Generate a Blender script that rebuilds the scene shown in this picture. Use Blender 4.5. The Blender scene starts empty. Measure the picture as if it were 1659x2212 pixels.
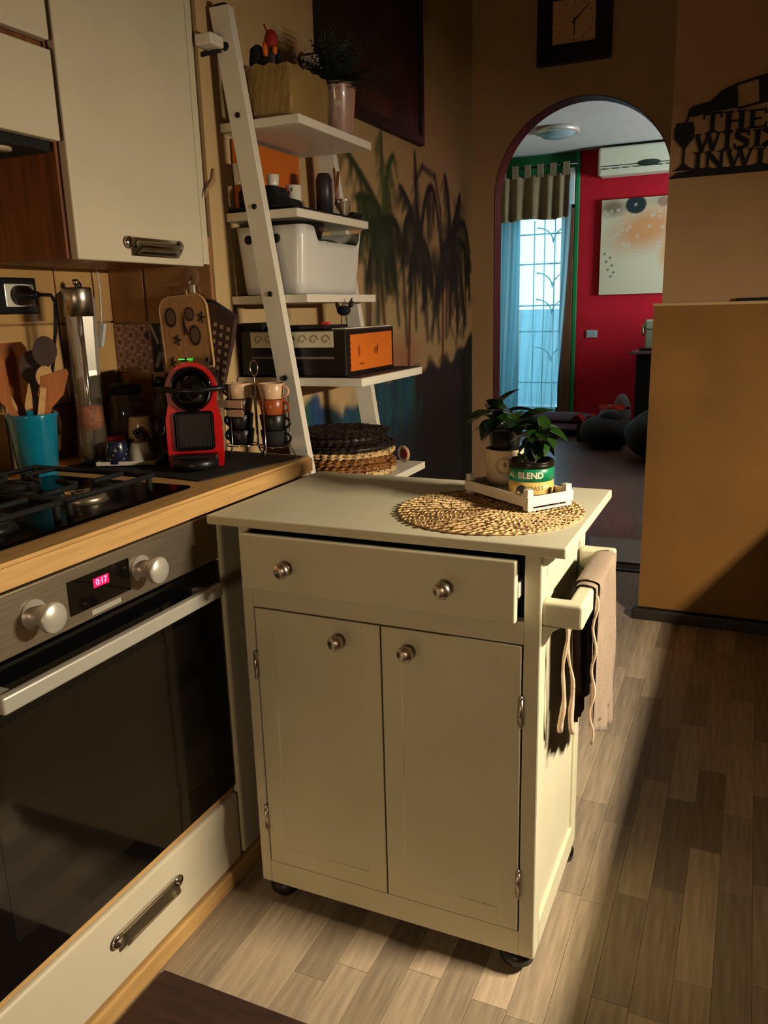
import bpy, bmesh, math, random
import numpy as np
from mathutils import Vector, Matrix
R = random.Random(7)
PI = math.pi
SC = bpy.context.scene
COL = SC.collection

# ------------------------------------------------------------------ camera
def cam_axes(yaw, pitch, roll):
    f = Vector((-math.sin(yaw)*math.cos(pitch), math.cos(yaw)*math.cos(pitch), -math.sin(pitch)))
    r0 = Vector((math.cos(yaw), math.sin(yaw), 0)); d = f.cross(r0)
    c, s = math.cos(roll), math.sin(roll)
    return c*r0 + s*d, -s*r0 + c*d, f
_r, _d, _f = cam_axes(0.426723, 0.244782, 0.0266944)
cam = bpy.data.objects.new('camera', bpy.data.cameras.new('camera')); COL.objects.link(cam)
cam.data.sensor_fit = 'VERTICAL'; cam.data.sensor_height = 24.0
cam.data.lens = 24.0*1748.5/2212
cam.data.clip_start = 0.02
cam.matrix_world = Matrix(((_r.x, -_d.x, -_f.x, 0), (_r.y, -_d.y, -_f.y, 0), (_r.z, -_d.z, -_f.z, 1.25), (0, 0, 0, 1)))
SC.camera = cam
# ------------------------------------------------------------------ exposure, sky, lamps
SC.view_settings.view_transform = 'Standard'; SC.view_settings.look = 'None'
SC.view_settings.exposure = 0.0; SC.view_settings.gamma = 1.0; SC.view_settings.use_curve_mapping = False
SC.cycles.max_bounces = 8; SC.cycles.diffuse_bounces = 1; SC.cycles.transparent_max_bounces = 12
SC.cycles.sample_clamp_indirect = 3.0; SC.cycles.use_denoising = True
SC.cycles.caustics_reflective = False; SC.cycles.caustics_refractive = False
W = bpy.data.worlds.new('evening_sky'); SC.world = W; W.use_nodes = True
W.node_tree.nodes['Background'].inputs[0].default_value = (0.55, 0.86, 1.0, 1)
W.node_tree.nodes['Background'].inputs[1].default_value = 5.0
def area(name, loc, direction, sx, sy, power, color, portal=False):
    l = bpy.data.lights.new(name, 'AREA'); l.shape = 'RECTANGLE'; l.size = sx; l.size_y = sy
    l.energy = power; l.color = color
    if portal: l.cycles.is_portal = True
    o = bpy.data.objects.new(name, l); COL.objects.link(o)
    o.location = loc; o.rotation_euler = Vector(direction).to_track_quat('-Z', 'Y').to_euler()
    return o
# the strip lamp under the wall cabinet on the other side of the kitchen
strip = area('under_cabinet_strip_light', (0.895, 1.40, 1.375), (-0.42, 0.0, -0.91), 0.34, 0.03, 54.0, (1.0, 0.87, 0.66))
# added warm fill from behind the camera, brightens the trolley front
area('fill_behind_camera', (-0.25, -1.45, 0.95), (-0.08, 1.0, 0.16), 0.35, 0.35, 8.0, (1.0, 0.74, 0.47))
# daylight through the french door and through a second lounge window on the right
area('door_daylight', (-2.65, 9.45, 1.25), (0, -1, 0), 1.7, 2.1, 1.0, (1, 1, 1), portal=True)
area('lounge_window_daylight', (2.4, 7.7, 1.6), (-1.0, 0.40, 0.10), 0.9, 0.9, 190.0, (0.80, 0.92, 1.0))

# ------------------------------------------------------------------ materials
def lin(c):
    return tuple(((v/255)/12.92 if v/255 <= 0.04045 else ((v/255+0.055)/1.055)**2.4) for v in c) + (1,)
MATS = {}
def mat(name, col, rough=0.5, metal=0.0, var=0.06, scale=8.0, bump=0.0, bscale=60.0, stretch=None, col2=None,
        emit=None, estr=0, trans=0.0, ior=1.45, alpha=1.0, coat=0.0, spec=0.5, sheen=0.0, rnd=0.0):
    m = bpy.data.materials.new(name); m.use_nodes = True; N = m.node_tree.nodes; L = m.node_tree.links
    b = N['Principled BSDF']; b.inputs['Roughness'].default_value = rough; b.inputs['Metallic'].default_value = metal
    b.inputs['IOR'].default_value = ior; b.inputs['Specular IOR Level'].default_value = spec
    b.inputs['Transmission Weight'].default_value = trans; b.inputs['Alpha'].default_value = alpha
    b.inputs['Coat Weight'].default_value = coat; b.inputs['Sheen Weight'].default_value = sheen
    tc = N.new('ShaderNodeTexCoord'); mp = N.new('ShaderNodeMapping'); L.new(tc.outputs['Object'], mp.inputs[0])
    if stretch: mp.inputs['Scale'].default_value = stretch
    nz = N.new('ShaderNodeTexNoise'); nz.inputs['Scale'].default_value = scale; nz.inputs['Detail'].default_value = 5
    L.new(mp.outputs[0], nz.inputs['Vector'])
    c = lin(col)
    a = tuple(max(0, x*(1-var)) for x in c[:3]) + (1,)
    z = lin(col2) if col2 else tuple(min(1, x*(1+var)) for x in c[:3]) + (1,)
    mx = N.new('ShaderNodeValToRGB'); mx.color_ramp.elements[0].position = 0.35; mx.color_ramp.elements[1].position = 0.65
    mx.color_ramp.elements[0].color = a; mx.color_ramp.elements[1].color = z
    L.new(nz.outputs['Fac'], mx.inputs[0]); out = mx.outputs[0]
    if rnd:
        oi = N.new('ShaderNodeObjectInfo'); hs = N.new('ShaderNodeHueSaturation'); mr = N.new('ShaderNodeMapRange')
        mr.inputs['To Min'].default_value = 1-rnd; mr.inputs['To Max'].default_value = 1+rnd
        L.new(oi.outputs['Random'], mr.inputs['Value']); L.new(mr.outputs[0], hs.inputs['Value']); L.new(out, hs.inputs['Color']); out = hs.outputs[0]
    L.new(out, b.inputs['Base Color'])
    if bump:
        n2 = N.new('ShaderNodeTexNoise'); n2.inputs['Scale'].default_value = bscale; n2.inputs['Detail'].default_value = 6
        L.new(mp.outputs[0], n2.inputs['Vector']); bp = N.new('ShaderNodeBump'); bp.inputs['Strength'].default_value = bump
        bp.inputs['Distance'].default_value = 0.004; L.new(n2.outputs['Fac'], bp.inputs['Height']); L.new(bp.outputs[0], b.inputs['Normal'])
    if emit: b.inputs['Emission Color'].default_value = lin(emit); b.inputs['Emission Strength'].default_value = estr
    MATS[name] = m; return m
def vcol_mat(name, rough=0.8):
    m = bpy.data.materials.new(name); m.use_nodes = True; N = m.node_tree.nodes; L = m.node_tree.links
    a = N.new('ShaderNodeVertexColor'); a.layer_name = 'paint'; N['Principled BSDF'].inputs['Roughness'].default_value = rough
    L.new(a.outputs[0], N['Principled BSDF'].inputs['Base Color']); return m

cream = mat('cream_paint', (231, 222, 188), 0.42, var=0.03, bump=0.05)
cabwhite = mat('cabinet_white', (226, 212, 182), 0.35, var=0.03, bump=0.03)
ladwhite = mat('ladder_white', (236, 226, 206), 0.45, var=0.03, bump=0.05)
plaster = mat('plaster', (206, 172, 120), 0.9, var=0.06, scale=3, bump=0.25, bscale=90)
plaster_b = mat('plaster_tan', (188, 148, 104), 0.9, var=0.08, scale=2.5, bump=0.3, bscale=90)
wains = mat('mustard_panel', (142, 98, 42), 0.75, var=0.12, scale=3, bump=0.15)
darktrim = mat('dark_trim', (52, 44, 38), 0.5, var=0.2)
beech = mat('beech_laminate', (214, 168, 104), 0.4, var=0.12, scale=6, stretch=(14, 1, 14), bump=0.05)
walnut = mat('brown_wood', (132, 78, 40), 0.45, var=0.3, scale=5, stretch=(12, 12, 1), bump=0.08)
tilem = mat('tan_tile', (200, 156, 98), 0.22, var=0.12, scale=5, bump=0.05, rnd=0.08)
tilem2 = mat('brown_tile', (168, 118, 70), 0.25, var=0.14, scale=5, bump=0.05, rnd=0.08)
grout = mat('grout', (150, 112, 70), 0.9)
plankm = mat('oak_plank', (184, 162, 134), 0.42, var=0.18, scale=5, stretch=(16, 1.3, 1), bump=0.12, bscale=40, rnd=0.36, coat=0.1)
floorb = mat('floor_joint', (92, 70, 50), 0.8)
floorl = mat('lounge_floor', (96, 72, 62), 0.4, var=0.25, scale=5, stretch=(10, 1, 1), coat=0.3)
black = mat('black_plastic', (20, 19, 19), 0.35, var=0.2)
blackgloss = mat('black_glass', (7, 7, 7), 0.06, var=0.0, coat=0.5)
blackmat = mat('black_matt', (16, 15, 15), 0.8, var=0.2, bump=0.2)
steel = mat('brushed_steel', (190, 182, 168), 0.3, 1.0, var=0.06, scale=30, stretch=(1, 40, 1) and (40, 1, 40), bump=0.04)
steelpan = mat('oven_steel', (166, 152, 130), 0.36, 0.85, var=0.1, scale=12, stretch=(1, 1, 30), bump=0.04)
chrome = mat('chrome', (210, 206, 198), 0.12, 1.0, var=0.0)
nickel = mat('brushed_nickel', (200, 188, 172), 0.3, 1.0, var=0.05)
silver = mat('silver_paint', (206, 200, 184), 0.35, 0.4, var=0.04)
red = mat('red_plastic', (196, 10, 16), 0.25, var=0.03, coat=0.4)
bluepot = mat('blue_glaze', (18, 128, 156), 0.2, var=0.12, coat=0.6)
spoon = mat('spoon_wood', (176, 104, 52), 0.6, var=0.15, scale=8, stretch=(8, 8, 1))
spoond = mat('spoon_dark', (70, 50, 40), 0.6, var=0.15, scale=8, stretch=(8, 8, 1))
glassm = mat('clear_glass', (235, 235, 230), 0.03, var=0, trans=0.95, ior=1.45)
copper = mat('peppercorns', (150, 78, 36), 0.6, var=0.4, scale=120)
orange = mat('orange_print', (214, 108, 26), 0.6, var=0.06)
beige = mat('beige_weave', (206, 166, 98), 0.85, var=0.1, bump=0.5, bscale=220)
linen = mat('linen', (224, 194, 164), 0.9, var=0.07, scale=14, bump=0.45, bscale=260, sheen=0.2)
seagrass = mat('seagrass', (222, 184, 128), 0.75, var=0.25, scale=40)
wickerb = mat('brown_wicker', (150, 98, 46), 0.7, var=0.3, scale=40)
wickerd = mat('black_wicker', (44, 32, 26), 0.45, var=0.3, scale=40)
leafm = mat('leaf', (36, 66, 22), 0.32, var=0.3, scale=14, coat=0.2)
leafd = mat('leaf_dark', (20, 38, 18), 0.35, var=0.3, scale=14, coat=0.2)
leafl = mat('leaf_light', (92, 128, 52), 0.4, var=0.25, scale=14)
fernm = mat('fern_leaf', (22, 30, 18), 0.6, var=0.3, scale=14)
stemm = mat('stem', (120, 128, 60), 0.6)
soil = mat('soil', (46, 30, 18), 0.95, var=0.5, scale=60, bump=0.8)
cratew = mat('crate_white', (238, 226, 212), 0.7, var=0.04, scale=20, bump=0.2)
tingreen = mat('tin_green', (14, 132, 84), 0.35, var=0.04)
tinyellow = mat('tin_yellow', (226, 190, 104), 0.4, var=0.04)
tindark = mat('tin_dark', (40, 34, 26), 0.3, 0.6)
papercup = mat('cream_card', (222, 200, 160), 0.7, var=0.06)
printbrown = mat('print_brown', (170, 136, 92), 0.7)
lettercream = mat('letter_cream', (232, 220, 190), 0.6)
greenw = mat('green_wall', (18, 104, 48), 0.7, var=0.1)
redw = mat('crimson_wall', (190, 6, 32), 0.8, var=0.06, bump=0.1)
loungeceil = mat('lounge_ceiling', (214, 216, 206), 0.9, var=0.03)
acw = mat('ac_white', (226, 226, 196), 0.4, var=0.02)
olive = mat('olive_fabric', (124, 110, 78), 0.9, var=0.12, bump=0.2)
framebrown = mat('door_wood', (112, 70, 44), 0.5, var=0.2, stretch=(6, 6, 1))
whiteplastic = mat('white_plastic', (228, 224, 214), 0.25, var=0.02, coat=0.3)
potpink = mat('pale_pot', (170, 134, 116), 0.3, var=0.04, coat=0.4)
cupwhite = mat('cup_white', (232, 224, 206), 0.2, var=0.03, coat=0.5)
cupbeige = mat('cup_beige', (212, 176, 128), 0.25, var=0.05, coat=0.5)
cupnavy = mat('cup_navy', (30, 34, 58), 0.25, var=0.05, coat=0.5)
terracotta = mat('mug_terracotta', (160, 76, 30), 0.3, var=0.05, coat=0.4)
mugbrown = mat('mug_brown', (74, 50, 42), 0.3, var=0.05, coat=0.4)
mugcream = mat('mug_cream', (222, 182, 142), 0.3, var=0.04, coat=0.4)
pinkjar = mat('pink_contents', (168, 92, 80), 0.6, var=0.2)
cardbeige = mat('marbled_beige', (206, 188, 150), 0.6, var=0.25, scale=6, col2=(232, 220, 190))
clothbeige = mat('padded_cotton', (196, 142, 92), 0.9, var=0.08, bump=0.3)
clothprint = mat('print_dark', (60, 44, 34), 0.9)
pipe = mat('piping_tan', (214, 172, 112), 0.8)
gingbrown = mat('gingham_brown', (74, 50, 40), 0.9)
gingcream = mat('gingham_cream', (176, 142, 106), 0.9)
parapet = mat('balcony_render', (150, 186, 196), 0.9)
iron = mat('grille_iron', (70, 110, 116), 0.6)
blueprint = mat('purple_cushion', (74, 52, 62), 0.9, var=0.2)
redcloth = mat('red_cloth', (214, 54, 44), 0.9)
greycloth = mat('grey_cloth', (120, 104, 100), 0.9)
ledred = mat('display_red', (220, 10, 60), 0.4, emit=(255, 10, 70), estr=1.6)
ledpink = mat('display_digits', (255, 120, 170), 0.4, emit=(255, 150, 190), estr=2.2)
ledgreen = mat('indicator_green', (20, 200, 60), 0.4, emit=(30, 255, 70), estr=1.6)
matrug = mat('kitchen_mat_brown', (62, 38, 26), 0.9, var=0.3, scale=10, stretch=(1, 6, 1), bump=0.3)
clockface = mat('clock_face', (226, 172, 124), 0.7, var=0.05)

# ------------------------------------------------------------------ mesh helpers
def new(): return bmesh.new()
def bx(b, x0, x1, y0, y1, z0, z1, bev=0.0, seg=2, mi=0):
    r = bmesh.ops.create_cube(b, size=1.0); vs = r['verts']
    for v in vs:
        v.co = Vector((x0+(v.co.x+.5)*(x1-x0), y0+(v.co.y+.5)*(y1-y0), z0+(v.co.z+.5)*(z1-z0)))
    fs = list({f for v in vs for f in v.link_faces})
    for f in fs: f.material_index = mi
    if bev:
        es = list({e for v in vs for e in v.link_edges})
        bmesh.ops.bevel(b, geom=es, offset=bev, segments=seg, affect='EDGES', profile=0.5)
    return b
def box(*a, **k): return bx(new(), *a, **k)
def prism(b, pts, fn, d):
    """pts: 2D outline, fn maps (u, v, t) to 3D with t = 0 or d"""
    lo = [b.verts.new(fn(u, v, 0)) for u, v in pts]; hi = [b.verts.new(fn(u, v, d)) for u, v in pts]
    n = len(pts); fs = [b.faces.new(lo[::-1]), b.faces.new(hi)]
    for f in fs: f.normal_update()
    for i in range(n): b.faces.new((lo[i], lo[(i+1) % n], hi[(i+1) % n], hi[i]))
    bmesh.ops.triangulate(b, faces=fs)
    bmesh.ops.recalc_face_normals(b, faces=b.faces[:])
    return b
def lathe(b, prof, c=(0, 0, 0), n=28, M=None, mi=0):
    rings = []
    for r, z in prof:
        if r < 1e-5: rings.append([b.verts.new((0, 0, z))])
        else: rings.append([b.verts.new((r*math.cos(2*PI*i/n), r*math.sin(2*PI*i/n), z)) for i in range(n)])
    for A, B in zip(rings, rings[1:]):
        for i in range(n):
            j = (i+1) % n
            if len(A) == 1 and len(B) == 1: continue
            f = b.faces.new((A[0], B[j], B[i])) if len(A) == 1 else (b.faces.new((A[i], A[j], B[0])) if len(B) == 1 else b.faces.new((A[i], A[j], B[j], B[i])))
            f.smooth = True; f.material_index = mi
    vs = [v for r in rings for v in r]
    if M is not None: bmesh.ops.transform(b, matrix=M, verts=vs)
    bmesh.ops.translate(b, vec=Vector(c), verts=vs)
    return b
def cyl(b, r, z0, z1, c=(0, 0, 0), n=24, M=None, r2=None, mi=0):
    return lathe(b, [(0, z0), (r, z0), (r2 if r2 is not None else r, z1), (0, z1)], c, n, M, mi)
def tube(b, pts, r, n=8, closed=False, radii=None):
    P = [Vector(p) for p in pts]; m = len(P); rings = []; up = None
    for i, p in enumerate(P):
        t = (P[(i+1) % m]-P[i-1]) if closed else (P[min(i+1, m-1)]-P[max(i-1, 0)])
        t.normalize()
        if up is None: up = t.orthogonal().normalized()
        up = (up-t*up.dot(t)).normalized(); s = t.cross(up); rr = radii[i] if radii else r
        rings.append([b.verts.new(p+(up*math.cos(2*PI*k/n)+s*math.sin(2*PI*k/n))*rr) for k in range(n)])
    for i in range(m if closed else m-1):
        A, B = rings[i], rings[(i+1) % m]
        for k in range(n):
            f = b.faces.new((A[k], A[(k+1) % n], B[(k+1) % n], B[k])); f.smooth = True
    if not closed:
        b.faces.new(rings[0][::-1]); b.faces.new(rings[-1])
    return b
def ell(b, c, r, seg=14, M=None):
    res = bmesh.ops.create_uvsphere(b, u_segments=seg, v_segments=max(6, seg//2+2), radius=1.0)
    vs = res['verts']; mtx = Matrix.Diagonal((r[0], r[1], r[2], 1))
    if M is not None: mtx = M @ mtx
    bmesh.ops.transform(b, matrix=Matrix.Translation(Vector(c)) @ mtx, verts=vs)
    for v in vs:
        for f in v.link_faces: f.smooth = True
    return b
def surf(b, fn, nu, nv, thick=0.0):
    """grid surface fn(u,v) -> point; thick gives it a back"""
    V = [[b.verts.new(fn(i/nu, j/nv)) for j in range(nv+1)] for i in range(nu+1)]
    for i in range(nu):
        for j in range(nv):
            b.faces.new((V[i][j], V[i+1][j], V[i+1][j+1], V[i][j+1])).smooth = True
    if thick: bmesh.ops.solidify(b, geom=b.faces[:], thickness=thick)
    return b
ORIG = {}
def wloc(o): return ORIG.get(o.name, Vector((0, 0, 0)))
def obj(name, b, m, parent=None, local=False, label=None, kind=None):
    me = bpy.data.meshes.new(name)
    if parent is not None and not local: bmesh.ops.translate(b, vec=-wloc(parent), verts=b.verts[:])
    b.to_mesh(me); b.free()
    for x in (m if isinstance(m, (list, tuple)) else [m]): me.materials.append(x)
    o = bpy.data.objects.new(name, me); COL.objects.link(o)
    if parent is not None:
        o.parent = parent; ORIG[o.name] = wloc(parent).copy() if not local else Vector((0, 0, 0))
    else: ORIG[o.name] = Vector((0, 0, 0))
    if label: o['label'] = label
    if kind: o['kind'] = kind
    return o
def thing(name, label, cat, loc=(0, 0, 0), rz=0.0, group=None, rot=None):
    o = bpy.data.objects.new(name, None); COL.objects.link(o); o.location = loc
    o.rotation_euler = rot if rot else (0, 0, rz); o.empty_display_size = 0.05
    o['label'] = label; o['category'] = cat
    if group: o['group'] = group
    ORIG[o.name] = Vector(loc); return o
def solo(name, b, m, label, cat, group=None, base=None):
    """a thing that is a single mesh, its origin moved to its base"""
    if base is None:
        xs = [v.co for v in b.verts]
        base = Vector(((min(v.x for v in xs)+max(v.x for v in xs))/2, (min(v.y for v in xs)+max(v.y for v in xs))/2, min(v.z for v in xs)))
    bmesh.ops.translate(b, vec=-Vector(base), verts=b.verts[:])
    o = obj(name, b, m); o.location = base; o['label'] = label; o['category'] = cat; ORIG[o.name] = Vector(base)
    if group: o['group'] = group
    return o
def struct(name, b, m, parent=None, label=None):
    o = obj(name, b, m, parent, label=label)
    if parent is None: o['kind'] = 'structure'
    return o
def copy_tree(o, parent=None):
    c = o.copy(); COL.objects.link(c); c.parent = parent; ORIG[c.name] = ORIG.get(o.name, Vector((0, 0, 0)))
    for ch in list(o.children): copy_tree(ch, c)
    return c
def text_bm(s, size, ext=0.001, bold=0.0):
    cu = bpy.data.curves.new('lettering', 'FONT'); cu.body = s; cu.size = size; cu.extrude = ext; cu.offset = bold
    cu.align_x = 'CENTER'; cu.align_y = 'CENTER'; cu.resolution_u = 3
    t = bpy.data.objects.new('lettering', cu); COL.objects.link(t)
    dg = bpy.context.evaluated_depsgraph_get(); me = bpy.data.meshes.new_from_object(t.evaluated_get(dg))
    b = new(); b.from_mesh(me); bpy.data.objects.remove(t); bpy.data.meshes.remove(me); return b
class Paint:
    """flat paint on a fine grid of its own: colours per vertex, soft strokes"""
    def __init__(s, u0, u1, v0, v1, step, base):
        s.nu = int((u1-u0)/step)+1; s.nv = int((v1-v0)/step)+1
        s.U, s.V = np.meshgrid(np.linspace(u0, u1, s.nu), np.linspace(v0, v1, s.nv), indexing='ij')
        s.C = np.ones((s.nu, s.nv, 3))*np.array(lin(base)[:3])
    def put(s, a, col):
        c = np.array(lin(col)[:3]); s.C = s.C*(1-a[..., None]) + c*a[..., None]
    def seg(s, p, q, w, col, al=1.0, soft=0.6):
        p = np.array(p, float); q = np.array(q, float); d = q-p; L = max(1e-9, d.dot(d))
        t = np.clip(((s.U-p[0])*d[0]+(s.V-p[1])*d[1])/L, 0, 1)
        r = np.hypot(s.U-p[0]-t*d[0], s.V-p[1]-t*d[1])
        s.put(np.clip((w-r)/(w*soft), 0, 1)*al, col)
    def blob(s, c, ru, rv, col, al=1.0, soft=0.5, rot=0):
        x = s.U-c[0]; y = s.V-c[1]; ca, sa = math.cos(rot), math.sin(rot)
        r = np.hypot((x*ca+y*sa)/ru, (-x*sa+y*ca)/rv); s.put(np.clip((1-r)/soft, 0, 1)*al, col)
    def mesh(s, name, fn, m, parent=None):
        P = fn(s.U, s.V).reshape(-1, 3)
        if parent is not None: P = P-np.array(wloc(parent))
        i = np.arange(s.nu*s.nv).reshape(s.nu, s.nv)
        q = np.stack([i[:-1, :-1], i[1:, :-1], i[1:, 1:], i[:-1, 1:]], -1).reshape(-1, 4)
        me = bpy.data.meshes.new(name); me.from_pydata(P.tolist(), [], q.tolist())
        at = me.color_attributes.new('paint', 'FLOAT_COLOR', 'POINT')
        at.data.foreach_set('color', np.concatenate([s.C.reshape(-1, 3), np.ones((s.nu*s.nv, 1))], 1).astype(np.float32).ravel())
        me.materials.append(m); o = bpy.data.objects.new(name, me); COL.objects.link(o)
        if parent is not None: o.parent = parent
        return o

# ------------------------------------------------------------------ setting: kitchen
fl = struct('floor', box(-1.7, 2.6, -1.6, 3.99, -0.06, -0.006), floorb)
pk = {}
xx = -1.0; k = 0
while xx < 0.6:
    if k == 0: xx = -1.272
    yy = 0.30 - (k*0.37) % 0.42
    while yy < 3.86:
        L = R.choice((0.30, 0.36, 0.42, 0.42, 0.48)); y1 = min(yy+L, 3.87)
        y0 = max(yy, 0.28 if xx > -1.01 else 1.76)
        if y1-y0 > 0.05:
            key = (round(y1-y0, 2))
            if key not in pk:
                b = box(0, 0.0672, 0, y1-y0-0.0008, -0.006, 0.0); o = obj('plank', b, plankm, fl, local=True); pk[key] = o
            else:
                o = pk[key].copy(); COL.objects.link(o)
            o.location = (xx, y0, R.uniform(-0.0003, 0))
        yy += L
    xx += 0.068; k += 1
struct('trim_1', box(-1.18, -0.30, 3.845, 3.875, 0.0, 0.006, 0.002), darktrim, label='dark threshold strip under the arch')
wl = struct('wall_left', box(-1.7, -1.265, 1.78, 3.88, 0, 2.8), plaster)
wn = struct('wall_niche', box(-1.72, -1.612, -1.6, 1.78, 0, 2.8), grout)
struct('wall_behind', box(-1.72, 1.4, -1.7, -1.6, 0, 2.8), plaster)
struct('wall_opposite', box(1.3, 1.4, -1.6, 3.28, 0, 2.8), tilem2)
struct('ceiling', box(-1.72, 2.6, -1.7, 3.99, 2.75, 2.85), plaster)
# wall tiles of the niche (back wall, then the short return wall)
t0 = None
for zi, (z0, z1) in enumerate(((0.885, 1.035), (1.035, 1.237), (1.237, 1.44))):
    for yi in range(6):
        y0 = 0.58+yi*0.2
        o = obj('tile', box(-1.612, -1.602, y0+0.002, y0+0.198, z0+0.002, z1-0.002, 0.002, 1), tilem, wn)
for z0, z1 in ((0.885, 1.10), (1.232, 1.44)):
    for x0, x1 in ((-1.602, -1.487), (-1.483, -1.268)):
        obj('tile', box(x0+0.001, x1-0.001, 1.770, 1.78, z0+0.002, z1-0.002, 0.002, 1), tilem2, wl)
bp = Paint(-1.60, -1.268, 1.102, 1.23, 0.0024, (150, 110, 96))
for i in range(9):
    cx = -1.585+i*0.04
    for j in range(4):
        cy = 1.115+j*0.034+(0.017 if i % 2 else 0)
        for a in range(8):
            t = a*PI/4; bp.blob((cx+0.012*math.cos(t), cy+0.012*math.sin(t)), 0.006, 0.0035, (216, 190, 180), 0.8, rot=t)
        bp.blob((cx, cy), 0.006, 0.006, (110, 56, 36), 0.9); bp.blob((cx+0.02, cy+0.017), 0.006, 0.006, (226, 200, 190), 0.7)
bp.blob((-1.49, 1.20), 0.012, 0.014, (20, 12, 12), 1)
bp.seg((-1.46, 1.24), (-1.46, 1.10), 0.018, (26, 22, 24), 1, 0.15)
bp.seg((-1.475, 1.225), (-1.455, 1.18), 0.005, (190, 180, 170), 0.9); bp.seg((-1.465, 1.12), (-1.45, 1.15), 0.008, (160, 150, 150), 0.7)
pb = obj('border_tile', box(-1.60, -1.268, 1.770, 1.78, 1.102, 1.23), tilem2, wl)
bp.mesh('printed_pattern', lambda U, V: np.stack([U, 1.7695+0*U, V], -1), vcol_mat('paint_pattern', 0.35), pb)
# arch wall
JL, JR, AC, AR, SP = -1.158, -0.368, -0.763, 0.395, 1.738
out = [(-3.4, 0), (-3.4, 2.82), (2.6, 2.82), (2.6, 0), (JR, 0)]
out += [(AC+AR*math.cos(t), SP+AR*math.sin(t)) for t in [PI*i/40 for i in range(41)]] + [(JL, 0)]
struct('wall_far', prism(new(), out, lambda u, v, t: (u, 3.88+t, v), 0.11), plaster_b)
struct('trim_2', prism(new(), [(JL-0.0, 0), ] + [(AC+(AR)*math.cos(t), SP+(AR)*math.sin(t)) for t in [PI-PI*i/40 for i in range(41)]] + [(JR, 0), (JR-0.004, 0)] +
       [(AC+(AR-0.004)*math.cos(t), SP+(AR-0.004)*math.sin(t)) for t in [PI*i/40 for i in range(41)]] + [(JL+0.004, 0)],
       lambda u, v, t: (u, 3.882+t, v), 0.106), mat('arch_reveal_shade', (84, 52, 46), 0.6), label='inner face of the arch, coloured dark for its shade')  # dark colour stands for the shade inside the arch
# pillar wall at the right with its mustard panel
wr = struct('wall_right', box(-0.327, 2.6, 3.28, 3.88, 0, 2.8), plaster_b)
obj('wainscot_panel', box(-0.352, 1.3, 3.255, 3.28, 0.05, 1.236), wains, wr, label='mustard half-height panel')
obj('wainscot_cap', box(-0.356, 1.3, 3.248, 3.28, 1.236, 1.247, 0.002), plaster, wr, label='pale ledge over the panel')
struct('baseboard_right', box(-0.375, 1.3, 3.232, 3.28, 0.0, 0.045, 0.006), darktrim)
solo('black_bar', box(-0.07, 0.45, 3.235, 3.275, 1.249, 1.258, 0.003), blackmat, 'flat black bar lying on the pale ledge of the mustard panel', 'bar')

# ------------------------------------------------------------------ setting: lounge behind the arch
struct('floor', box(-3.4, 2.6, 3.99, 9.3, -0.06, 0.0), floorl)
struct('ceiling', box(-3.5, 2.7, 3.99, 9.3, 2.81, 2.9), loungeceil)
struct('wall_lounge_left', box(-3.5, -3.4, 3.9, 9.3, 0, 2.85), plaster)
struct('wall_lounge_right', box(2.6, 2.7, 3.3, 9.3, 0, 2.85), plaster)
DX0, DX1, DZ = -3.22, -1.95, 2.25
struct('wall_lounge_green', prism(new(), [(-3.4, 0), (-3.4, 2.81), (-1.82, 2.81), (-1.82, 0), (DX1, 0), (DX1, DZ), (DX0, DZ), (DX0, 0)],
       lambda u, v, t: (u, 9.2+t, v), 0.15), greenw)
struct('wall_lounge_red', box(-1.82, 2.6, 9.2, 9.35, 0, 2.81), redw)
struct('trim_3', box(-1.845, -1.805, 9.165, 9.2, 0, 2.81, 0.004), mat('green_post', (14, 132, 72), 0.5), label='bright green corner strip beside the red wall')
# french door
d = struct('door_1', box(DX1, DX1+0.10, 9.15, 9.2, 0, DZ, 0.004), framebrown, label='brown wooden french door frame')
gl = mat('pane_glass', (230, 240, 240), 0.02, var=0, trans=1.0, ior=1.02, alpha=0.25)
for x0, x1 in ((DX0, -2.655), (-2.51, DX1)):
    for a in ((x0, x0+0.05, 0, DZ), (x1-0.05, x1, 0, DZ), (x0+0.05, x1-0.05, DZ-0.08, DZ), (x0+0.05, x1-0.05, 0, 0.12)):
        obj('door_frame', box(a[0], a[1], 9.23, 9.27, a[2], a[3], 0.003), framebrown, d)
    obj('pane', box(x0+0.05, x1-0.05, 9.248, 9.252, 0.12, DZ-0.08), gl, d)
obj('door_post', box(-2.655, -2.51, 9.22, 9.28, 0, DZ, 0.003), framebrown, d)
g = thing('window_grille', 'wrought iron grille with curved bars outside the french door', 'grille', (-2.58, 9.75, 0.0))
b = new()
for x in (-3.15, -3.0, -2.85, -2.68, -2.42, -2.30, -2.18, -2.02): tube(b, [(x, 9.75, 0.0), (x, 9.75, 2.2)], 0.008, 6)
obj('upright_bars', b, iron, g)
b = new()
for z in (0.35, 0.95, 1.25, 1.72, 2.05): tube(b, [(-3.2, 9.75, z), (-1.95, 9.75, z)], 0.009, 6)
obj('cross_bars', b, iron, g)
for xc in (-2.20, -2.88):
    for z in (0.6, 1.15, 1.45, 1.95):
        for sg_ in (-1, 1):
            obj('curved_bar', tube(new(), [(xc+sg_*0.19*(1-math.cos(k*PI/16)), 9.75, z+0.17*math.sin(k*PI/16)) for k in range(9)], 0.008, 6), iron, g)
struct('wall_balcony', box(-6, 3, 11.4, 11.5, -0.3, 1.2), parapet)
struct('floor', box(-6, 3, 9.35, 11.4, -0.35, -0.1), parapet)
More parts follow.
